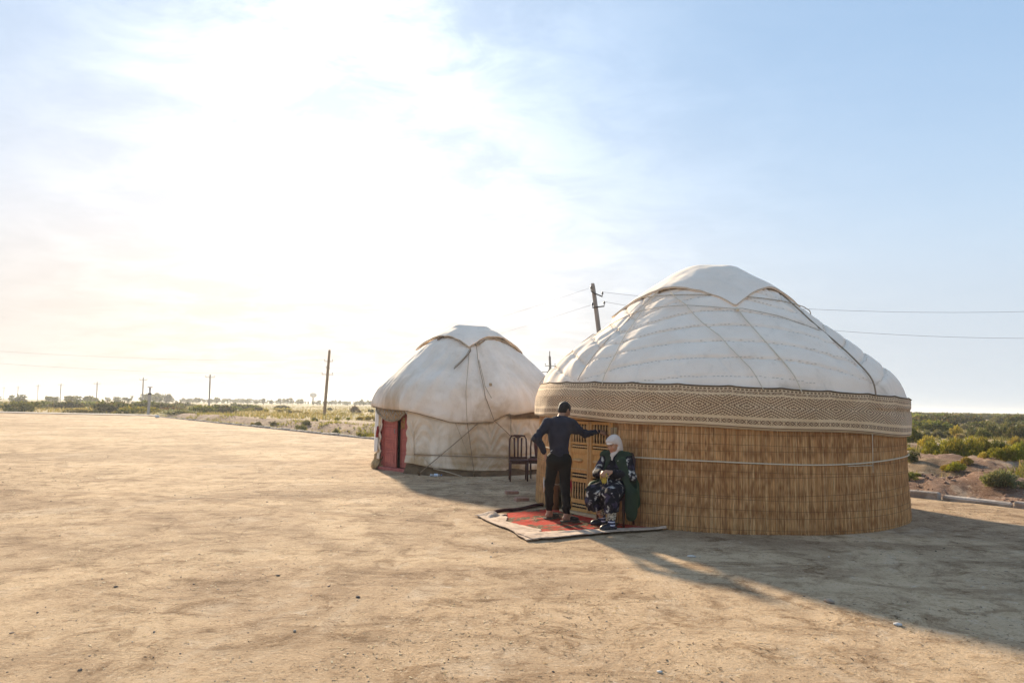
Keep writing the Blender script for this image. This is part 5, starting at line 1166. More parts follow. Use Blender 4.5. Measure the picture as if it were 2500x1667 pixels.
# ------------------------------------------------------------------ carpet with its edges folded over
def build_carpet():
    A, B, C, D = [np.array(q) for q in ((.257, 8.41), (2.24, 9.42), (1.25+.6, 12.15-.2), (-.47, 10.2))]
    K = empty('carpet', (A[0], A[1], 0), 0, 'red patterned carpet with beige underside folded over at its edges', 'carpet')
    def q(u, v): return (A*(1-u)[..., None] + B*u[..., None])*(1-v)[..., None] + (D*(1-u)[..., None] + C*u[..., None])*v[..., None]
    nu, nv = 150, 150; U, V = np.meshgrid(np.linspace(0.012, .985, nu), np.linspace(.015, 1, nv), indexing='ij'); XY = q(U, V)
    z = .014 + .010*np.maximum(0, fbm(U*3.2, V*3.2, seed=5)) + .012*np.exp(-((V*1.0-.55-.25*U)/.03)**2)*smoothstep(.1, .3, U)*smoothstep(.6, .4, U) + height(XY[..., 0], XY[..., 1])
    # keep the pile flat where feet and chair legs stand
    r = np.hypot(XY[..., 0]-CB[0], XY[..., 1]-CB[1]); ok = (r > 2.98)
    Fc = grid_faces(nu, nv); Fc = Fc[ok.ravel()[Fc].all(1)]
    m, g, b = material('carpet_pile'); uv = g.n('ShaderNodeUVMap').outputs[0]; s = g.n('ShaderNodeSeparateXYZ', i0=uv)
    w = g.vm('ADD', uv, g.vm('SCALE', g.vm('SUBTRACT', g.noise(uv, 14, 3, .6, 0, 1), (.5, .5, .5)), .05))
    vor2 = g.n('ShaderNodeTexVoronoi', Scale=24.0); g.set(vor2.inputs['Vector'], w)
    v_ = s.outputs[1]; u_ = s.outputs[0]
    red = g.mix(g.mr(g.noise(uv, 30, 3), .4, .7), (.52, .058, .036), (.38, .045, .030))
    red = g.mix(g.m('MULTIPLY', g.m('GREATER_THAN', g.m('FRACT', g.m('MULTIPLY', u_, 60.0)), .62), .30), red, (.22, .03, .02))
    flower = g.ramp(vor2.outputs[0], [(0, (.50, .40, .24)), (.13, (.42, .30, .15)), (.22, (.07, .055, .035)), (.40, (.12, .095, .055)), (.55, (.10, .075, .04)), (.66, (.40, .05, .03)), (1, (.34, .04, .025))])
    # rows of flower clumps on the red ground, broken up like a worn old pile
    rows = g.m('ADD', g.m('MULTIPLY', g.m('SINE', g.m('ADD', g.m('MULTIPLY', v_, 17.0), g.m('MULTIPLY', g.noise(uv, 4, 3), 4.0))), .5), g.m('MULTIPLY', g.m('SUBTRACT', g.noise(uv, 7.5, 4, .6), .5), 3.2))
    c = g.mix(g.mr(rows, -.22, .02), red, flower)
    c = g.mix(g.m('MULTIPLY', g.mr(g.noise(uv, 11, 5, .65), .52, .70), .45), c, (.46, .33, .24))
    g.set(b.inputs['Base Color'], c); g.set(b.inputs['Roughness'], .95); g.set(b.inputs['Specular IOR Level'], .05)
    g.set(b.inputs['Normal'], g.n('ShaderNodeBump', Strength=.5, Distance=1.0, Height=g.m('MULTIPLY', g.noise(uv, 260, 2), .006)))
    mesh('pile', np.dstack([XY - A, z[..., None]]).reshape(-1, 3), Fc, m, K, True, uv=np.stack([U, V], -1).reshape(-1, 2))
    UND = simple('carpet_backing', (.60, .45, .33), (.42, .295, .21), 9, .95, .8, 90, lo=.4, hi=.62)
    def strip(name, p0, p1, inw, wid, n=90, seed=0, tip=None):
        """edge turned over: rises in a soft roll and lies back on the pile"""
        t = np.linspace(0, 1, n); m_ = 22; w = np.linspace(0, 1, m_); T, Wd = np.meshgrid(t, w, indexing='ij')
        base = p0 + (p1-p0)*T[..., None]; width = np.interp(T, [0, .15, .5, .85, 1], wid)*(1 + .22*vn(T*6, 0, seed=seed) + .08*vn(T*19, 0, seed=seed))
        off = -.02 + (width)*Wd + .022*np.sin(T*9+seed) + .01*vn(T*14, 2, seed=seed)
        xy = base + inw*off[..., None]
        prof = np.interp(Wd, [0, .035, .10, .2, .35, 1.0], [.003, .018, .030, .028, .025, .022])
        z = prof + 0.030*np.maximum(0, fbm(T*7, Wd*.9, seed=seed+2, oct=3))*smoothstep(.05, .25, Wd) + .010*np.sin(Wd*9 + T*5)*smoothstep(.1, .3, Wd)*vn(T*6, 1, seed=seed) + .010*np.exp(-((Wd-.5-.2*np.sin(T*4))/.06)**2)
        z = np.maximum(z, .030) * smoothstep(-.01, .02, Wd + .02) + height(xy[..., 0], xy[..., 1])
        o = mesh(name, np.dstack([xy-A, z[..., None]]).reshape(-1, 3), grid_faces(n, m_), UND, K, True); sd = o.modifiers.new('thick', 'SOLIDIFY'); sd.thickness = .010; sd.offset = 1
        return o
    ab = unit(B-A); ad = unit(D-A)
    strip('folded_edge', A + ab*.02, A + ab*2.08, np.array([-ab[1], ab[0]]), [.33, .34, .25, .14, .05], seed=3)
    strip('folded_edge', A + ad*.0, D, np.array([ad[1], -ad[0]]), [.34, .36, .26, .34, .40], seed=11)
    # crumpled corner at the far left tip and the dark rolled back edge
    v = []; n = 24
    for i in range(n):
        for j in range(12):
            u, w = i/(n-1), j/11; p = D + unit((.66, .75))*(u*.42-.05) + unit((.62, -.78))*(w*.34-.03)
            v.append((*(p-A), .02 + .055*math.sin(u*3.1)*math.sin(w*3.1)**.7 + .018*math.sin(u*9+w*6)*w + .012*vn(u*5, w*5, seed=4)))
    o = mesh('folded_corner', v, grid_faces(n, 12), UND, K, True); sd = o.modifiers.new('thick', 'SOLIDIFY'); sd.thickness = .010; sd.offset = 1
    p0, p1 = D + unit((.66, .75))*.30, np.array([.54, 11.33]); t = np.linspace(0, 1, 30)[:, None]
    mesh('rolled_edge', *tube_vf(np.hstack([p0+(p1-p0)*t-A, .028 + .010*np.sin(t*9)]), .03, 8), simple('maroon_roll', (.075, .018, .016), (.045, .014, .012), 18, .95, .5, 90), K, True)
build_carpet()

# ------------------------------------------------------------------ small things in the yard
BR = simple('fired_brick', (.42, .25, .18), (.34, .18, .125), 14, .9, .5, 60)
for (x, y, rz, lab) in ((.03, 12.92, .25, 'reddish brick lying on the sand nearer the canvas yurt'), (.20, 12.0, .5, 'reddish brick lying on the sand close to the carpet corner')):
    mb = MB().box((-.125, -.06, -.02), (.125, .06, .062), bev=.008); v = np.array(mb.v); v += .006*np.stack([vn(v[:, 0]*14, v[:, 1]*14, v[:, 2]*14, j+int(x*50)) for j in range(3)], -1); mb.v = [tuple(q) for q in v]
    o = mb.build('brick', BR, loc=(x, y, float(height(x, y))), rot=(.03, .05, rz)); tag(o, lab, 'brick', 'loose bricks')
def bottle():
    m, g, b = material('clear_plastic'); g.set(b.inputs['Base Color'], (.80, .86, .90, 1)); g.set(b.inputs['Roughness'], .15); g.set(b.inputs['Transmission Weight'], .75); g.set(b.inputs['IOR'], 1.3)
    B = empty('plastic_bottle', (-1.70, 15.72, .035), R_(12), 'crushed clear plastic bottle lying at the foot of the canvas yurt', 'bottle')
    pr = [(.004, -.14), (.030, -.138), (.034, -.12), (.031, -.10), (.034, -.08), (.031, -.05), (.034, -.02), (.034, .04), (.030, .075), (.013, .105), (.012, .125), (.004, .126)]
    v, f = lathe_vf(pr, 14, 'X'); v = np.array(v); v[:, 2] *= .8 + .2*np.sin(v[:, 0]*40); mesh('bottle_body', v, f, m, B, True)
    mesh('bottle_label', *lathe_vf([(.0345, -.045), (.0355, -.04), (.0355, .03), (.0345, .035)], 14, 'X'), simple('label_print', (.55, .62, .75), (.75, .78, .82), 30, .5, .05, 20), B, True)
    mesh('bottle_cap', *lathe_vf([(.003, .118), (.0145, .119), (.0145, .138), (.003, .139)], 12, 'X'), simple('blue_cap', (.10, .22, .50), (.08, .18, .42), 20, .5, .05, 20), B, True)
bottle()
v = []; n = 14
for i in range(n):
    for j in range(9):
        a, w = 2*math.pi*i/n, j/8; rr = .16*math.sin(math.pi*min(.98, max(.02, w)))**.6*(1+.3*math.sin(3*a+w*6)); v.append((rr*math.cos(a)*1.5, rr*math.sin(a)*.7, .24*w + .03*math.sin(a*2)))
tag(mesh('litter_bag', v, grid_faces(n, 9, True), simple('white_plastic_bag', (.75, .75, .74), (.4, .4, .42), 6, .5, .4, 20), None, True, loc=(-33.1, 64.0, 0), rot=(0, 0, .3)), 'crumpled white bag dropped by the kerb corner near the post', 'bag')

# ------------------------------------------------------------------ poles and wires
CON = simple('grey_concrete', (.34, .295, .25), (.26, .22, .185), 3, .9, .4, 30, stretch=(1, 1, .3)); TIMB = simple('pole_timber', (.34, .215, .11), (.26, .16, .085), 4, .85, .4, 30, stretch=(3, 3, .3))
STEEL = simple('dark_steel', (.06, .052, .048), (.045, .04, .036), 9, .6, .1, 30); GLS = simple('insulator_glaze', (.10, .09, .085), (.07, .065, .06), 9, .25, .0, 30, spec=.5)
INS = [(.004, 0), (.02, .0), (.02, .05), (.05, .055), (.055, .09), (.035, .10), (.045, .13), (.03, .16), (.005, .17)]
def pole(name, base, top, r0, r1, mat, label, arms=(), cat='utility pole', group='power poles', sides=4, twist=.6, sc=1.0):
    base = np.array(base, float); top = np.array(top, float); Pn = empty(name, tuple(base), 0, label, cat, group); ax = top-base
    v = []
    for t, r in ((0, r0), (.5, (r0+r1)/2), (.97, r1), (1, r1*.8)):
        for k in range(sides*2):
            a = twist + math.pi*k/sides + (.25 if k % 2 else -.25)*(sides == 4); v.append(base*0 + ax*t + np.array([r*math.cos(a), r*math.sin(a), -.3*(t == 0)]))
    n = sides*2; f = [tuple(range(n-1, -1, -1)), tuple(3*n+k for k in range(n))]
    for i in range(3):
        for k in range(n): f.append((i*n+k, i*n+(k+1) % n, (i+1)*n+(k+1) % n, (i+1)*n+k))
    mesh('shaft', v, f, mat, Pn, False)
    for z, half, pins, ang in arms:
        c = ax*(z/ax[2]); d = np.array([math.cos(ang), math.sin(ang), 0]); pts = [c - d*half, c + d*half]
        ar = mesh('cross_arm', *tube_vf(pts, .035*sc, 4), STEEL, Pn)
        for p in pins:
            q = c + d*p; mesh('pin', *tube_vf([q, q + [0, 0, .13*sc]], .014*sc, 5), STEEL, ar); iv, jf = lathe_vf(INS, 8); mesh('insulator', np.array(iv)*sc + (q + [0, 0, .12*sc]), jf, GLS, ar, True)
    return Pn
p1 = pole('utility_pole', (4.78, 32, 0), (3.75, 32, 7.47), .145, .095, CON, 'grey concrete pole leaning left, rising behind the reed yurt roof', (), twist=.4)
for z, dx, dz, sgn in ((6.98, .30, -.16, 1), (6.98, -.13, .10, 1), (6.32, .30, .05, 1), (6.32, -.14, -.03, 1)):
    c = np.array([-1.03*z/7.47, -.14, z]); q = c + np.array([dx*1.25, -.02, dz]); ar = mesh('bracket', *tube_vf([c, q], .03, 4), STEEL, p1); mesh('pin', *tube_vf([q, q + [0, 0, .10]], .014, 5), STEEL, ar); iv, jf = lathe_vf(INS, 8); mesh('insulator', np.array(iv)*1.0 + q + [0, 0, .07], jf, GLS, ar, True)
p2 = pole('utility_pole', (4.75, 78, 0), (4.29, 78, 7.4), .20, .13, CON, 'far concrete pole with diagonal brace and cross arm between the two roofs', ((7.2, .0, (), 0), (6.25, .62, (-.55, .55), .1), (5.55, 1.0, (.25, .6, .95), 0)))
mesh('brace', *tube_vf([(-.35, 0, 6.1), (-1.6, 0, 3.0), (-2.6, 0, 0)], .12, 6), CON, p2); mesh('spike', *tube_vf([(-.46, 0, 7.3), (-.46, 0, 7.95)], .05, 5), STEEL, p2)
pole('utility_pole', (-24.2, 88.5, 0), (-23.75, 88.5, 8.5), .21, .16, TIMB, 'tall brown wooden pole standing left of the canvas yurt', ((7.0, .55, (-.5, .5), .0), (5.3, .75, (-.7, .62), .0), (6.1, .25, (-.25,), 0)), sides=6)
FP = [(-76.5, 173), (-115, 213), (-156, 257), (-202, 306), (-244, 352), (-271, 375), (-312, 420)]
NM = ['nearest of the far line', 'behind the white concrete post', 'third along the far line of poles', 'fourth along the far line of poles', 'fifth along the far line of poles', 'sixth along the far line of poles', 'last one at the left edge of the photo']
for i, ((x, y), nm) in enumerate(zip(FP, NM)):
    h = 8.35 + .3*math.sin(i*2.1); pole('utility_pole', (x, y, 0), (x + .1*math.sin(i*3), y, h), .22, .17, CON, 'thin distant pole with cross arm, ' + nm, ((h-.75, 1.15, (-1.05, 1.05), .15),), sides=5, sc=1.6); 
def wire(a, b, sag, label, r=.006, n=40):
    a, b = np.array(a, float), np.array(b, float); t = np.linspace(0, 1, n)[:, None]; p = a + (b-a)*t - np.array([0, 0, 1])*4*sag*t*(1-t)
    o = mesh('power_line', *tube_vf(p - a, r, 4), STEEL, None, True, loc=tuple(a)); tag(o, label, 'wire', 'power lines')
wire((4.19, 31.85, 7.04), (40.2, 29.5, 7.89), 1.25, 'upper power line running from the leaning pole to the right edge')
wire((4.28, 31.85, 6.58), (40.3, 29.5, 6.50), 1.51, 'lower power line running from the leaning pole to the right edge')
wire((3.62, 31.85, 7.23), (-23.3, 88.4, 7.15), .5, 'upper thin line from the leaning pole to the brown wooden pole', .005)
wire((3.70, 31.85, 6.43), (-23.2, 88.4, 5.45), .5, 'lower thin line from the leaning pole to the brown wooden pole', .005)
wire((-24.3, 88.4, 7.2), (-62, 58, 6.75), .8, 'upper faint line from the brown pole to the left edge', .007)
wire((-24.6, 88.4, 5.5), (-62, 58, 5.9), .9, 'lower faint line from the brown pole to the left edge', .007)
# white gate post at the corner of the yard
gp = empty('gate_post', (-41.9, 79, 0), 0, 'short whitish concrete post with dark collar at the far yard corner', 'post')
mesh('shaft', *(lambda m: (m.v, m.f))(MB().box((-.12, -.12, -.2), (.12, .12, 2.25), bev=.03)), simple('white_concrete', (.54, .47, .40), (.42, .36, .31), 3, .9, .3, 20), gp, rot=(0, R_(1.5), 0))
MB().box((-.15, -.15, 2.25), (.15, .15, 2.45)).build('collar', STEEL, gp, loc=(.06, 0, 0)); MB().box((-.09, -.09, 2.45), (.09, .09, 3.1), bev=.03).build('lamp_housing', simple('pale_metal', (.6, .55, .5), (.5, .46, .42), 5, .6, .1, 20), gp, loc=(.07, 0, 0)); MB().box((-.2, -.2, 3.1), (.2, .2, 3.16)).build('cap', STEEL, gp, loc=(.07, 0, 0))
wt = empty('water_tower', (-174.2, 600, 0), 0, 'tiny water tower on the horizon beside the brown pole', 'tower')
mesh('tank', *lathe_vf([(.2, 5.6), (1.2, 6.0), (3.0, 7.0), (3.0, 9.0), (1.6, 10.0), (.1, 10.2)], 14), CON, wt, True); mesh('shaft', *lathe_vf([(1.2, -.5), (.9, 3), (.9, 6.2)], 12), CON, wt, True)
# ------------------------------------------------------------------ plants
LEAF = leafy('shrub_leaf'); TWIG = simple('shrub_twig', (.16, .105, .065), (.11, .07, .045), 9, .9, .3, 40)
PALS = dict(lime=[(.30, .27, .035), (.24, .24, .04), (.34, .28, .05), (.17, .19, .035)], gold=[(.42, .31, .06), (.36, .27, .06), (.30, .25, .05), (.46, .36, .10)],
            green=[(.14, .17, .04), (.10, .13, .035), (.19, .20, .05), (.22, .21, .06)], dark=[(.075, .085, .035), (.10, .11, .045), (.13, .12, .05), (.16, .12, .07)],
            grey=[(.19, .19, .10), (.15, .165, .085), (.23, .215, .12), (.26, .22, .13)], straw=[(.46, .35, .16), (.40, .30, .13), (.50, .40, .21), (.34, .27, .10)],
            brown=[(.17, .10, .06), (.13, .08, .05), (.21, .13, .08), (.15, .12, .07)])
def bush_mesh(kind, seed, n=1500, blade=.16):
    """unit bush (half-width 1, height 1): many small blades spread through a lumpy mound"""
    r = np.random.default_rng(seed); nl = 16
    lc = np.stack([r.uniform(-.68, .68, nl), r.uniform(-.68, .68, nl), r.uniform(.0, .58, nl)], -1); lr = r.uniform(.20, .40, nl); lc[0] = (0, 0, .42); lr[0] = .55
    lc[:, 2] = np.minimum(lc[:, 2], 1.0 - lr*.9)
    k = r.choice(nl, n, p=lr**2/np.sum(lr**2)); d = r.normal(size=(n, 3)); d /= np.linalg.norm(d, axis=1)[:, None]; d[:, 2] = np.abs(d[:, 2])*1.0 - .25*(r.random(n) < .3)
    p = lc[k] + d*(lr[k]*r.uniform(.35, 1.0, n)**.6)[:, None]; p[:, 2] = np.abs(p[:, 2])
    g = unit_rows(d*.8 + np.array([0, 0, .75]) + r.normal(0, .45, (n, 3))); s = unit_rows(np.cross(g, r.normal(size=(n, 3))))
    L = blade*r.uniform(.5, 1.3, n)[:, None]; w = L*r.uniform(.13, .30, n)[:, None]
    V = np.stack([p - s*w, p + s*w, p + g*L + s*w*.4, p + g*L*.9 - s*w*.6], 1)
    pal = np.array(PALS[kind]); C = pal[r.integers(0, 4, n)]*r.uniform(.75, 1.25, (n, 1)); C = C*(1 - .0*p[:, 2:3])
    return V.reshape(-1, 3), np.arange(n*4).reshape(n, 4), np.repeat(np.clip(C, .01, .8), 4, 0)
def unit_rows(a): return a/(np.linalg.norm(a, axis=1)[:, None] + 1e-9)
PROTO = {}
def protos(kind, lod=0):
    if (kind, lod) not in PROTO:
        PROTO[kind, lod] = []
        for i in range(3 if lod == 0 else 2):
            V, F, C = bush_mesh(kind, 100 + i*7 + lod*31 + len(kind)*13, (2300, 750)[lod], (.13, .22)[lod])
            me = mesh('foliage', V, F, LEAF, None, False, col=C); COL.objects.unlink(me); PROTO[kind, lod].append(me)
    return PROTO[kind, lod]
_mb = MB(); random.seed(5)
for i in range(9):
    a = random.uniform(0, 6.28); t = random.uniform(.3, .7); _mb.tube([(0, 0, -.1), (.3*t*math.cos(a), .3*t*math.sin(a), .25), (t*math.cos(a), t*math.sin(a), .45+.2*random.random())], [.012, .009, .004], 4)
STEMS = _mb.build('stems', TWIG); COL.objects.unlink(STEMS)
cnt = {}
def shrub(x, y, rx, h, kind, label, group, lod=0, name='shrub', stems=True):
    i = cnt[kind] = cnt.get(kind, 0) + 1; z = float(height(x, y)) - .04*h
    S = empty(name, (x, y, z), 0, label, 'shrub', group); sc = (rx*random.uniform(.9, 1.1), rx*random.uniform(.9, 1.1), h)
    pr = protos(kind, lod); inst(pr[i % len(pr)], S, (0, 0, 0), (0, 0, random.uniform(0, 6.28)), sc)
    if stems: inst(STEMS, S, (0, 0, 0), (0, 0, random.uniform(0, 6.28)), (rx*.9, rx*.9, h*.9))
    return S
BUSHES = [(-24.23,53.94,0.55,0.4,'lime'),(-24.54,53.73,0.25,0.24,'lime'),(-19.79,47.43,0.41,0.7,'lime'),(-19.44,47.62,0.45,0.63,'lime'),(-19.1,47.81,0.45,0.53,'lime'),(-17.74,45.88,0.4,0.3,'straw'),(-17.24,46.74,0.41,0.41,'grey'),(-17.71,46.89,0.22,0.28,'straw'),(-17.67,50.87,0.32,0.3,'grey'),(-12.76,39.05,0.34,0.34,'gold'),(-12.29,38.84,0.28,0.31,'gold'),(-12.54,41.1,0.39,0.48,'grey'),(-14.07,47.18,0.34,0.38,'grey'),(-14.88,51.74,0.33,0.46,'grey'),(-11.34,37.96,0.33,0.22,'straw'),(-10.73,37.35,0.35,0.27,'gold'),(-9.76,36.23,0.26,0.5,'lime'),(-9.51,36.32,0.32,0.61,'lime'),(-9.3,36.4,0.2,0.37,'grey'),(-8.44,34.6,0.27,0.36,'gold'),(-8.05,34.25,0.32,0.48,'lime'),(-8.46,38.24,0.3,0.42,'lime'),(-7.96,37.71,0.33,0.44,'lime'),(-7.49,37.08,0.29,0.38,'gold'),(-6.95,32.59,0.28,0.24,'gold'),(-6.44,32.07,0.3,0.31,'gold'),(-16.62,65.24,0.26,0.31,'lime'),(-15.7,65.9,0.26,0.27,'lime'),(-14.61,66.3,0.47,0.37,'gold'),(-13.67,65.43,0.57,0.46,'gold'),(-12.89,64.86,0.31,0.43,'gold'),(-56.89,140.36,1.0,1.24,'grey'),(-54.51,137.52,0.87,1.01,'grey'),(-48.69,125.67,0.89,0.92,'dark'),(-45.83,121.09,0.86,0.62,'grey'),(-41.23,111.95,0.8,0.74,'grey'),(-38.83,108.44,0.6,0.56,'gold'),(-35.87,106.21,0.67,0.62,'straw'),(-31.8,97.86,0.46,0.5,'dark'),(-32.75,104.46,0.66,0.46,'straw'),(-26.14,113.85,0.81,1.09,'brown'),(-24.5,109.78,0.52,0.64,'brown'),(-23.68,115.99,0.64,0.6,'dark'),(-36.1,136.08,0.65,0.64,'grey'),(-27.28,91.08,0.5,0.4,'gold'),(-26.05,92.49,0.58,0.35,'gold'),(-23.48,95.44,0.6,0.36,'lime'),(-24.51,94.26,0.52,0.33,'gold'),(-49.15,114.46,0.54,0.5,'grey'),(-47.99,107.93,0.77,0.63,'grey'),(-55.92,133.78,0.74,0.88,'grey'),(-55.58,121.5,0.58,0.71,'grey'),(-38.01,70.13,0.61,0.53,'lime'),(-60.32,110.18,0.78,0.73,'lime'),(-59.76,111.5,0.71,0.65,'lime'),(-56.73,108.16,0.6,0.63,'lime'),(-56.08,109.57,0.95,0.8,'gold'),(-57.82,116.14,0.83,0.85,'grey'),(-54.8,112.37,0.71,0.66,'gold'),(-51.95,112.55,0.71,0.66,'grey'),(-54.31,113.43,0.54,0.42,'grey'),(-33.64,65.3,0.31,0.38,'straw'),(-30.29,61.53,0.39,0.36,'lime'),(-29.25,60.37,0.33,0.31,'lime'),(-26.43,57.09,0.41,0.29,'lime'),(-25.05,55.49,0.35,0.28,'lime'),(-85.92,155.8,0.86,1.26,'dark'),(-73.38,129.79,0.82,0.76,'dark'),(-60.61,99.71,0.71,0.88,'lime'),(15.69,25.56,0.36,0.59,'lime'),(15.72,24.9,0.37,0.65,'lime'),(15.66,24.05,0.4,0.7,'lime'),(16.5,24.63,0.41,0.72,'lime'),(17.38,25.24,0.4,0.7,'lime'),(18.11,25.61,0.34,0.59,'green'),(18.94,26.24,0.33,0.48,'green'),(19.26,31.71,0.34,0.54,'gold'),(12.65,19.52,0.24,0.27,'lime'),(13.21,19.89,0.18,0.21,'gold'),(12.59,19.78,0.16,0.18,'gold'),(14.47,20.99,0.16,0.19,'gold'),(14.49,20.39,0.22,0.31,'lime'),(14.8,20.44,0.24,0.41,'lime'),(15.14,20.5,0.26,0.51,'lime'),(15.59,20.87,0.21,0.48,'green'),(9.78,13.69,0.3,0.34,'grey'),(9.67,13.75,0.13,0.23,'grey'),(8.92,15.28,0.1,0.19,'green'),(20.55,35.07,0.38,0.86,'green'),(21.0,35.19,0.26,0.6,'dark'),(25.8,42.56,0.35,0.52,'grey'),(27.61,44.36,0.44,0.55,'grey'),(28.36,44.61,0.37,0.48,'dark'),(30.29,46.57,0.43,0.86,'gold'),(27.9,42.65,0.32,0.39,'straw'),(34.26,50.9,0.51,0.86,'dark'),(30.18,43.96,0.51,0.74,'green'),(32.32,45.92,0.57,1.06,'dark'),(30.97,43.03,0.5,0.93,'dark'),(30.65,41.81,0.49,0.84,'dark'),(31.3,42.0,0.42,0.97,'dark'),(55.99,87.21,1.09,1.28,'dark'),(58.8,86.72,0.79,1.07,'dark'),(65.69,92.42,0.84,1.28,'grey'),(54.75,74.51,0.68,1.26,'dark'),(55.96,75.07,0.75,1.39,'dark'),(39.15,56.16,0.47,0.52,'grey'),(42.29,63.7,0.42,0.49,'grey'),(24.3,32.98,0.33,0.46,'gold'),(33.44,53.96,0.27,0.25,'grey'),(14.65,25.12,0.19,0.23,'gold'),(12.22,20.91,0.17,0.35,'dark')]
KN_ = dict(lime='feathery yellow-green', gold='golden yellow', green='mid green', dark='dark green', grey='grey-green', straw='straw coloured', brown='dry brown')
BIG = {}
ORD = ['leftmost', 'second from left', 'third from left', 'fourth from left', 'fifth from left', 'sixth from left', 'seventh from left', 'eighth from left', 'ninth from left', 'tenth from left', 'eleventh from left', 'twelfth from left']
def build_shrubs():
    spec = []
    for i, (x, y, rx, h, kind) in enumerate(BUSHES):
        d = float(kd(x, y)); right = x > 6
        if d < .5: continue
        if right: where = 'on the dirt mound by the right kerb' if d < 6 else ('behind the dirt mound on the right' if d < 24 else 'on the flat land to the right')
        else: where = 'in the ditch behind the left kerb' if d < 7 else ('beside the dirt track on the left' if d < 16 else 'in the dry field on the left')
        spec.append((x, y, max(rx, .15)*(1.15 if right else 1), max(h, .12)*(1.12 if right and d > 6 else 1.1), kind, where, 0 if y < 60 else 1, y < 60))
    # dense belt of scrub beyond the road on the left
    r = np.random.default_rng(3); n = 0
    while n < 150:
        x = r.uniform(-150, -38); y = r.uniform(78, 175); e = float(ke(x, y))
        if e < 6.5 or x/y < -.82 or x/y > -.33 or (x/y > -.46 and e > 22 and r.random() < .7): continue
        kind = str(r.choice(['green', 'dark', 'lime', 'grey', 'gold', 'straw', 'brown'], p=[.26, .24, .14, .14, .08, .08, .06])); rx = r.uniform(.9, 2.6); h = rx*r.uniform(.45, .75)*(1.25 if kind in ('dark', 'green') else .8)
        row = 'front' if e < 20 else ('middle' if e < 45 else 'back')
        spec.append((x, y, rx, h*.68, kind, f'in the {row} row of scrub beyond the left road', 1, False)); n += 1
    # scrub reaching to the horizon on the right
    n = 0
    while n < 130:
        y = r.uniform(60, 330); x = y*r.uniform(.56, .80)
        kind = str(r.choice(['dark', 'green', 'grey', 'lime', 'gold'], p=[.40, .25, .18, .09, .08])); rx = r.uniform(1.0, 2.4)*(1 + y/330); h = rx*r.uniform(.5, .8)*(.75 + .25*(kind == 'dark'))
        band = 'nearer' if y < 110 else ('middle' if y < 200 else 'farthest')
        spec.append((x, y, rx, min(h*.8, 1.35), kind, f'in the {band} scrub of the right horizon', 1, False)); n += 1
    groups = {}
    for q in spec: groups.setdefault((q[4], q[5]), []).append(q)
    for (kind, where), L in groups.items():
        L.sort(key=lambda q: q[0]/q[1])
        for i, q in enumerate(L):
            lab = f'{KN_[kind]} shrub {where}' + (f', {ORD[i]}' if 1 < len(L) <= len(ORD) else '')
            shrub(q[0], q[1], q[2], q[3], kind, lab, f'{KN_[kind]} shrubs {where}', q[6], stems=q[7])
build_shrubs()

def tree_proto(seed, n=420):
    """unit far tree: trunk with limbs and a ragged crown"""
    r = np.random.default_rng(seed); nl = 8; lc = np.stack([r.uniform(-.30, .30, nl), r.uniform(-.30, .30, nl), r.uniform(.32, .82, nl)], -1); lr = r.uniform(.12, .24, nl)
    k = r.integers(0, nl, n); d = unit_rows(r.normal(size=(n, 3))); p = lc[k] + d*(lr[k]*r.uniform(.3, 1.05, n))[:, None]
    g = unit_rows(r.normal(size=(n, 3)) + [0, 0, .3]); s = unit_rows(np.cross(g, r.normal(size=(n, 3)))); L = r.uniform(.05, .12, n)[:, None]; w = L*.4
    V = np.stack([p - s*w, p + s*w, p + g*L + s*w*.5, p + g*L - s*w*.5], 1); pal = np.array([(.12, .13, .05), (.16, .155, .06), (.09, .10, .04), (.19, .17, .07)])
    C = np.repeat(pal[r.integers(0, 4, n)]*r.uniform(.8, 1.2, (n, 1)), 4, 0)
    cr = mesh('crown', V.reshape(-1, 3), np.arange(n*4).reshape(n, 4), LEAF, None, False, col=C); COL.objects.unlink(cr)
    mb = MB(); mb.tube([(0, 0, -.05), (.01, 0, .25), (0, .01, .5), (.01, .0, .75)], [.035, .028, .02, .008], 5)
    for i in range(4): mb.tube([(0, 0, .25+.1*i), tuple(lc[i]*.6 + np.array([0, 0, .15])), tuple(lc[i])], [.016, .012, .005], 4)
    tr = mb.build('trunk', TWIG); COL.objects.unlink(tr); return cr, tr
def build_trees():
    pr = [tree_proto(40+i) for i in range(6)]; r = np.random.default_rng(9)
    def tree(x, y, w, h, label, group):
        T = empty('tree', (x, y, float(height(x, y)) - .1), 0, label, 'tree', group); c, t = pr[int(r.integers(0, 6))]; rz = r.uniform(0, 6.28)
        inst(c, T, (0, 0, 0), (0, 0, rz), (w, w, h)); inst(t, T, (0, 0, 0), (0, 0, rz), (w, w, h))
    n = 0
    while n < 210:
        q = r.uniform(-.60, -.16); y = r.uniform(330, 560); x = q*y
        if q < -.5 and r.random() < .45: continue
        h = r.uniform(1.9, 3.9)*(1.2 if r.random() < .15 else 1); poplar = r.random() < .25
        part = 'left part' if q < -.46 else ('middle part' if q < -.31 else 'right part')
        tree(x, y, h*(.55 if poplar else 1.15)*r.uniform(.9, 1.3), h*(1.15 if poplar else .9), ('slim pale' if poplar else 'rounded pale') + f' tree in the {part} of the far tree line', ('slim' if poplar else 'rounded') + f' far trees, {part}'); n += 1
    for i in range(9):                       # taller clump behind the white post
        q = -.535 + .004*i + r.uniform(-.003, .003); y = r.uniform(270, 300); tree(q*y, y, 6.0*r.uniform(.8, 1.1), r.uniform(3.6, 4.8), 'taller dark tree in the clump behind the white gate post', 'tall clump behind the post')
    for i in range(22):                      # rounded bushes on the skyline at the far left
        q = r.uniform(-.76, -.56); y = r.uniform(200, 260); tree(q*y, y, r.uniform(3.0, 4.8), r.uniform(1.9, 3.0), 'small round tree on the skyline above the scrub belt', 'skyline trees above the scrub')
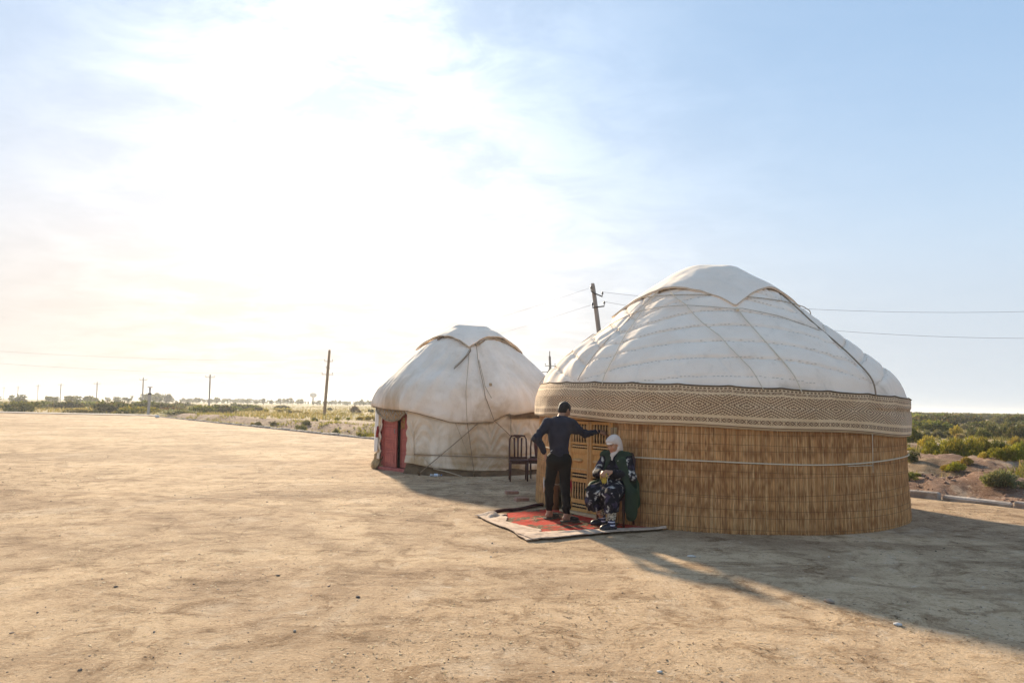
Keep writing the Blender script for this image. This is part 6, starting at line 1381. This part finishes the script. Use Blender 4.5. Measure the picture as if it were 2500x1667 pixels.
build_trees()

def build_grass():
    """dry grass and low weeds: masses nobody could count"""
    r = np.random.default_rng(17)
    def tufts(name, pts, hgt, cols, label, nb=5):
        n = len(pts); zz = height(pts[:, 0], pts[:, 1]); B = np.repeat(np.column_stack([pts, zz]), nb, 0); m = len(B)
        B[:, :2] += r.normal(0, .10, (m, 2))*np.repeat(hgt, nb)[:, None]*2; H = np.repeat(hgt, nb)*r.uniform(.5, 1.2, m); a = r.uniform(0, 6.28, m); s = np.stack([np.cos(a), np.sin(a), 0*a], -1)*(H*.10)[:, None]
        tip = B + np.stack([r.normal(0, .25, m)*H, r.normal(0, .25, m)*H, H], -1); V = np.stack([B-s, B+s, tip], 1).reshape(-1, 3); C = np.repeat(np.array(cols)[r.integers(0, len(cols), m)]*r.uniform(.8, 1.2, (m, 1)), 3, 0)
        tag(mesh(name, V, np.arange(m*3).reshape(m, 3), LEAF, None, False, col=C), label, 'grass', kind='stuff')
    q = r.uniform(-.80, -.05, 26000); y = 55*np.exp(r.uniform(0, 1.55, 26000)); x = q*y; d, t, e = kd(x, y), kt(x, y), ke(x, y)
    k = ((d > track_d(t)+2.5) & (d > e-4)) | ((e > 8)); k &= (fbm(x*.08, y*.08, seed=66) > -.25); P1 = np.stack([x, y], -1)[k][:9000]
    tufts('dry_grass', P1, r.uniform(.18, .5, len(P1)), [(.50, .39, .18), (.44, .34, .14), (.34, .30, .10), (.22, .22, .07), (.55, .46, .28)], 'dry straw coloured grass covering the flat field on the left')
    q = r.uniform(.5, .85, 9000); y = 11*np.exp(r.uniform(0, 2.4, 9000)); x = q*y; d = kd(x, y); k = (d > 5) & (fbm(x*.25, y*.25, seed=67) > -.05); P2 = np.stack([x, y], -1)[k]
    tufts('low_weeds', P2, r.uniform(.08, .30, len(P2)), [(.20, .20, .06), (.28, .25, .08), (.34, .27, .12), (.14, .15, .05)], 'low weeds growing over the broken ground on the right')
    t = r.uniform(0, 66, 5000); d = r.uniform(.25, 5.5, 5000)**1.0; k = fbm(t*.35, d*.5, seed=68) > .02; xy = KP + KD*t[k, None] + KN*d[k, None]
    tufts('ditch_grass', xy, r.uniform(.06, .26, len(xy)), [(.34, .29, .06), (.26, .25, .06), (.42, .33, .12), (.18, .18, .05)], 'yellow-green grass in the ditch along the kerb')
    # flecks of straw, bark and dung littering the yard
    n = 24000; rr = r.uniform(2.4**.5, 19**.5, n)**2; az = r.uniform(-.70, .70, n); x, y = np.sin(az)*rr, np.cos(az)*rr
    k = (np.hypot(x-CB[0], y-CB[1]) > 3.15) & (np.hypot(x-CS[0], y-CS[1]) > 2.6) & ~((x > -.6) & (x < 2.6) & (y < 11.6) & (y > 8.2)) & (np.maximum(kd(x, y), ke(x, y)) < -.3)
    cl_ = fbm(x*.55, y*.55, seed=69, oct=4) + .35*((x > -4) & (y > 10)); k &= r.random(n) < smoothstep(-.15, .55, cl_)
    x, y, rr = x[k], y[k], rr[k]; m = len(x); a = r.uniform(0, 6.28, m); L = r.uniform(.0018, .007, m)*(1+.22*rr); dv = np.stack([np.cos(a)*L, np.sin(a)*L, r.uniform(-.05, .25, m)*L], -1); sv = np.stack([-np.sin(a), np.cos(a), 0*a], -1)*(L*r.uniform(.12, .5, m))[:, None]; b0 = np.stack([x, y, height(x, y)+.004], -1)
    V = np.stack([b0-dv-sv, b0+dv-sv, b0+dv+sv, b0-dv+sv+[0, 0, .003]], 1); C = np.repeat(np.array([(.40, .30, .17), (.20, .14, .09), (.11, .08, .055), (.55, .46, .32), (.15, .11, .075)])[r.integers(0, 5, m)], 4, 0)
    tag(mesh('straw_litter', V.reshape(-1, 3), np.arange(m*4).reshape(m, 4), LEAF, None, False, col=C), 'bits of straw, bark and grit littering the sandy yard', 'litter', kind='stuff')
build_grass()
# ------------------------------------------------------------------ dusty air
def build_haze():
    m = bpy.data.materials.new('dusty_air'); m.use_nodes = True; g = NG(m.node_tree)
    vol = g.n('ShaderNodeVolumePrincipled', Color=(.80, .84, .90, 1), Density=HAZE, Anisotropy=.35); o = g.n('ShaderNodeOutputMaterial'); g.t.links.new(vol.outputs[0], o.inputs['Volume'])
    ob = MB().box((-6700, -6700, -2.2), (6700, 6700, 11.2)).build('haze', m); tag(ob, 'pale dusty air thickening towards the horizon', 'haze', kind='stuff')
HAZE = .00055
build_haze()
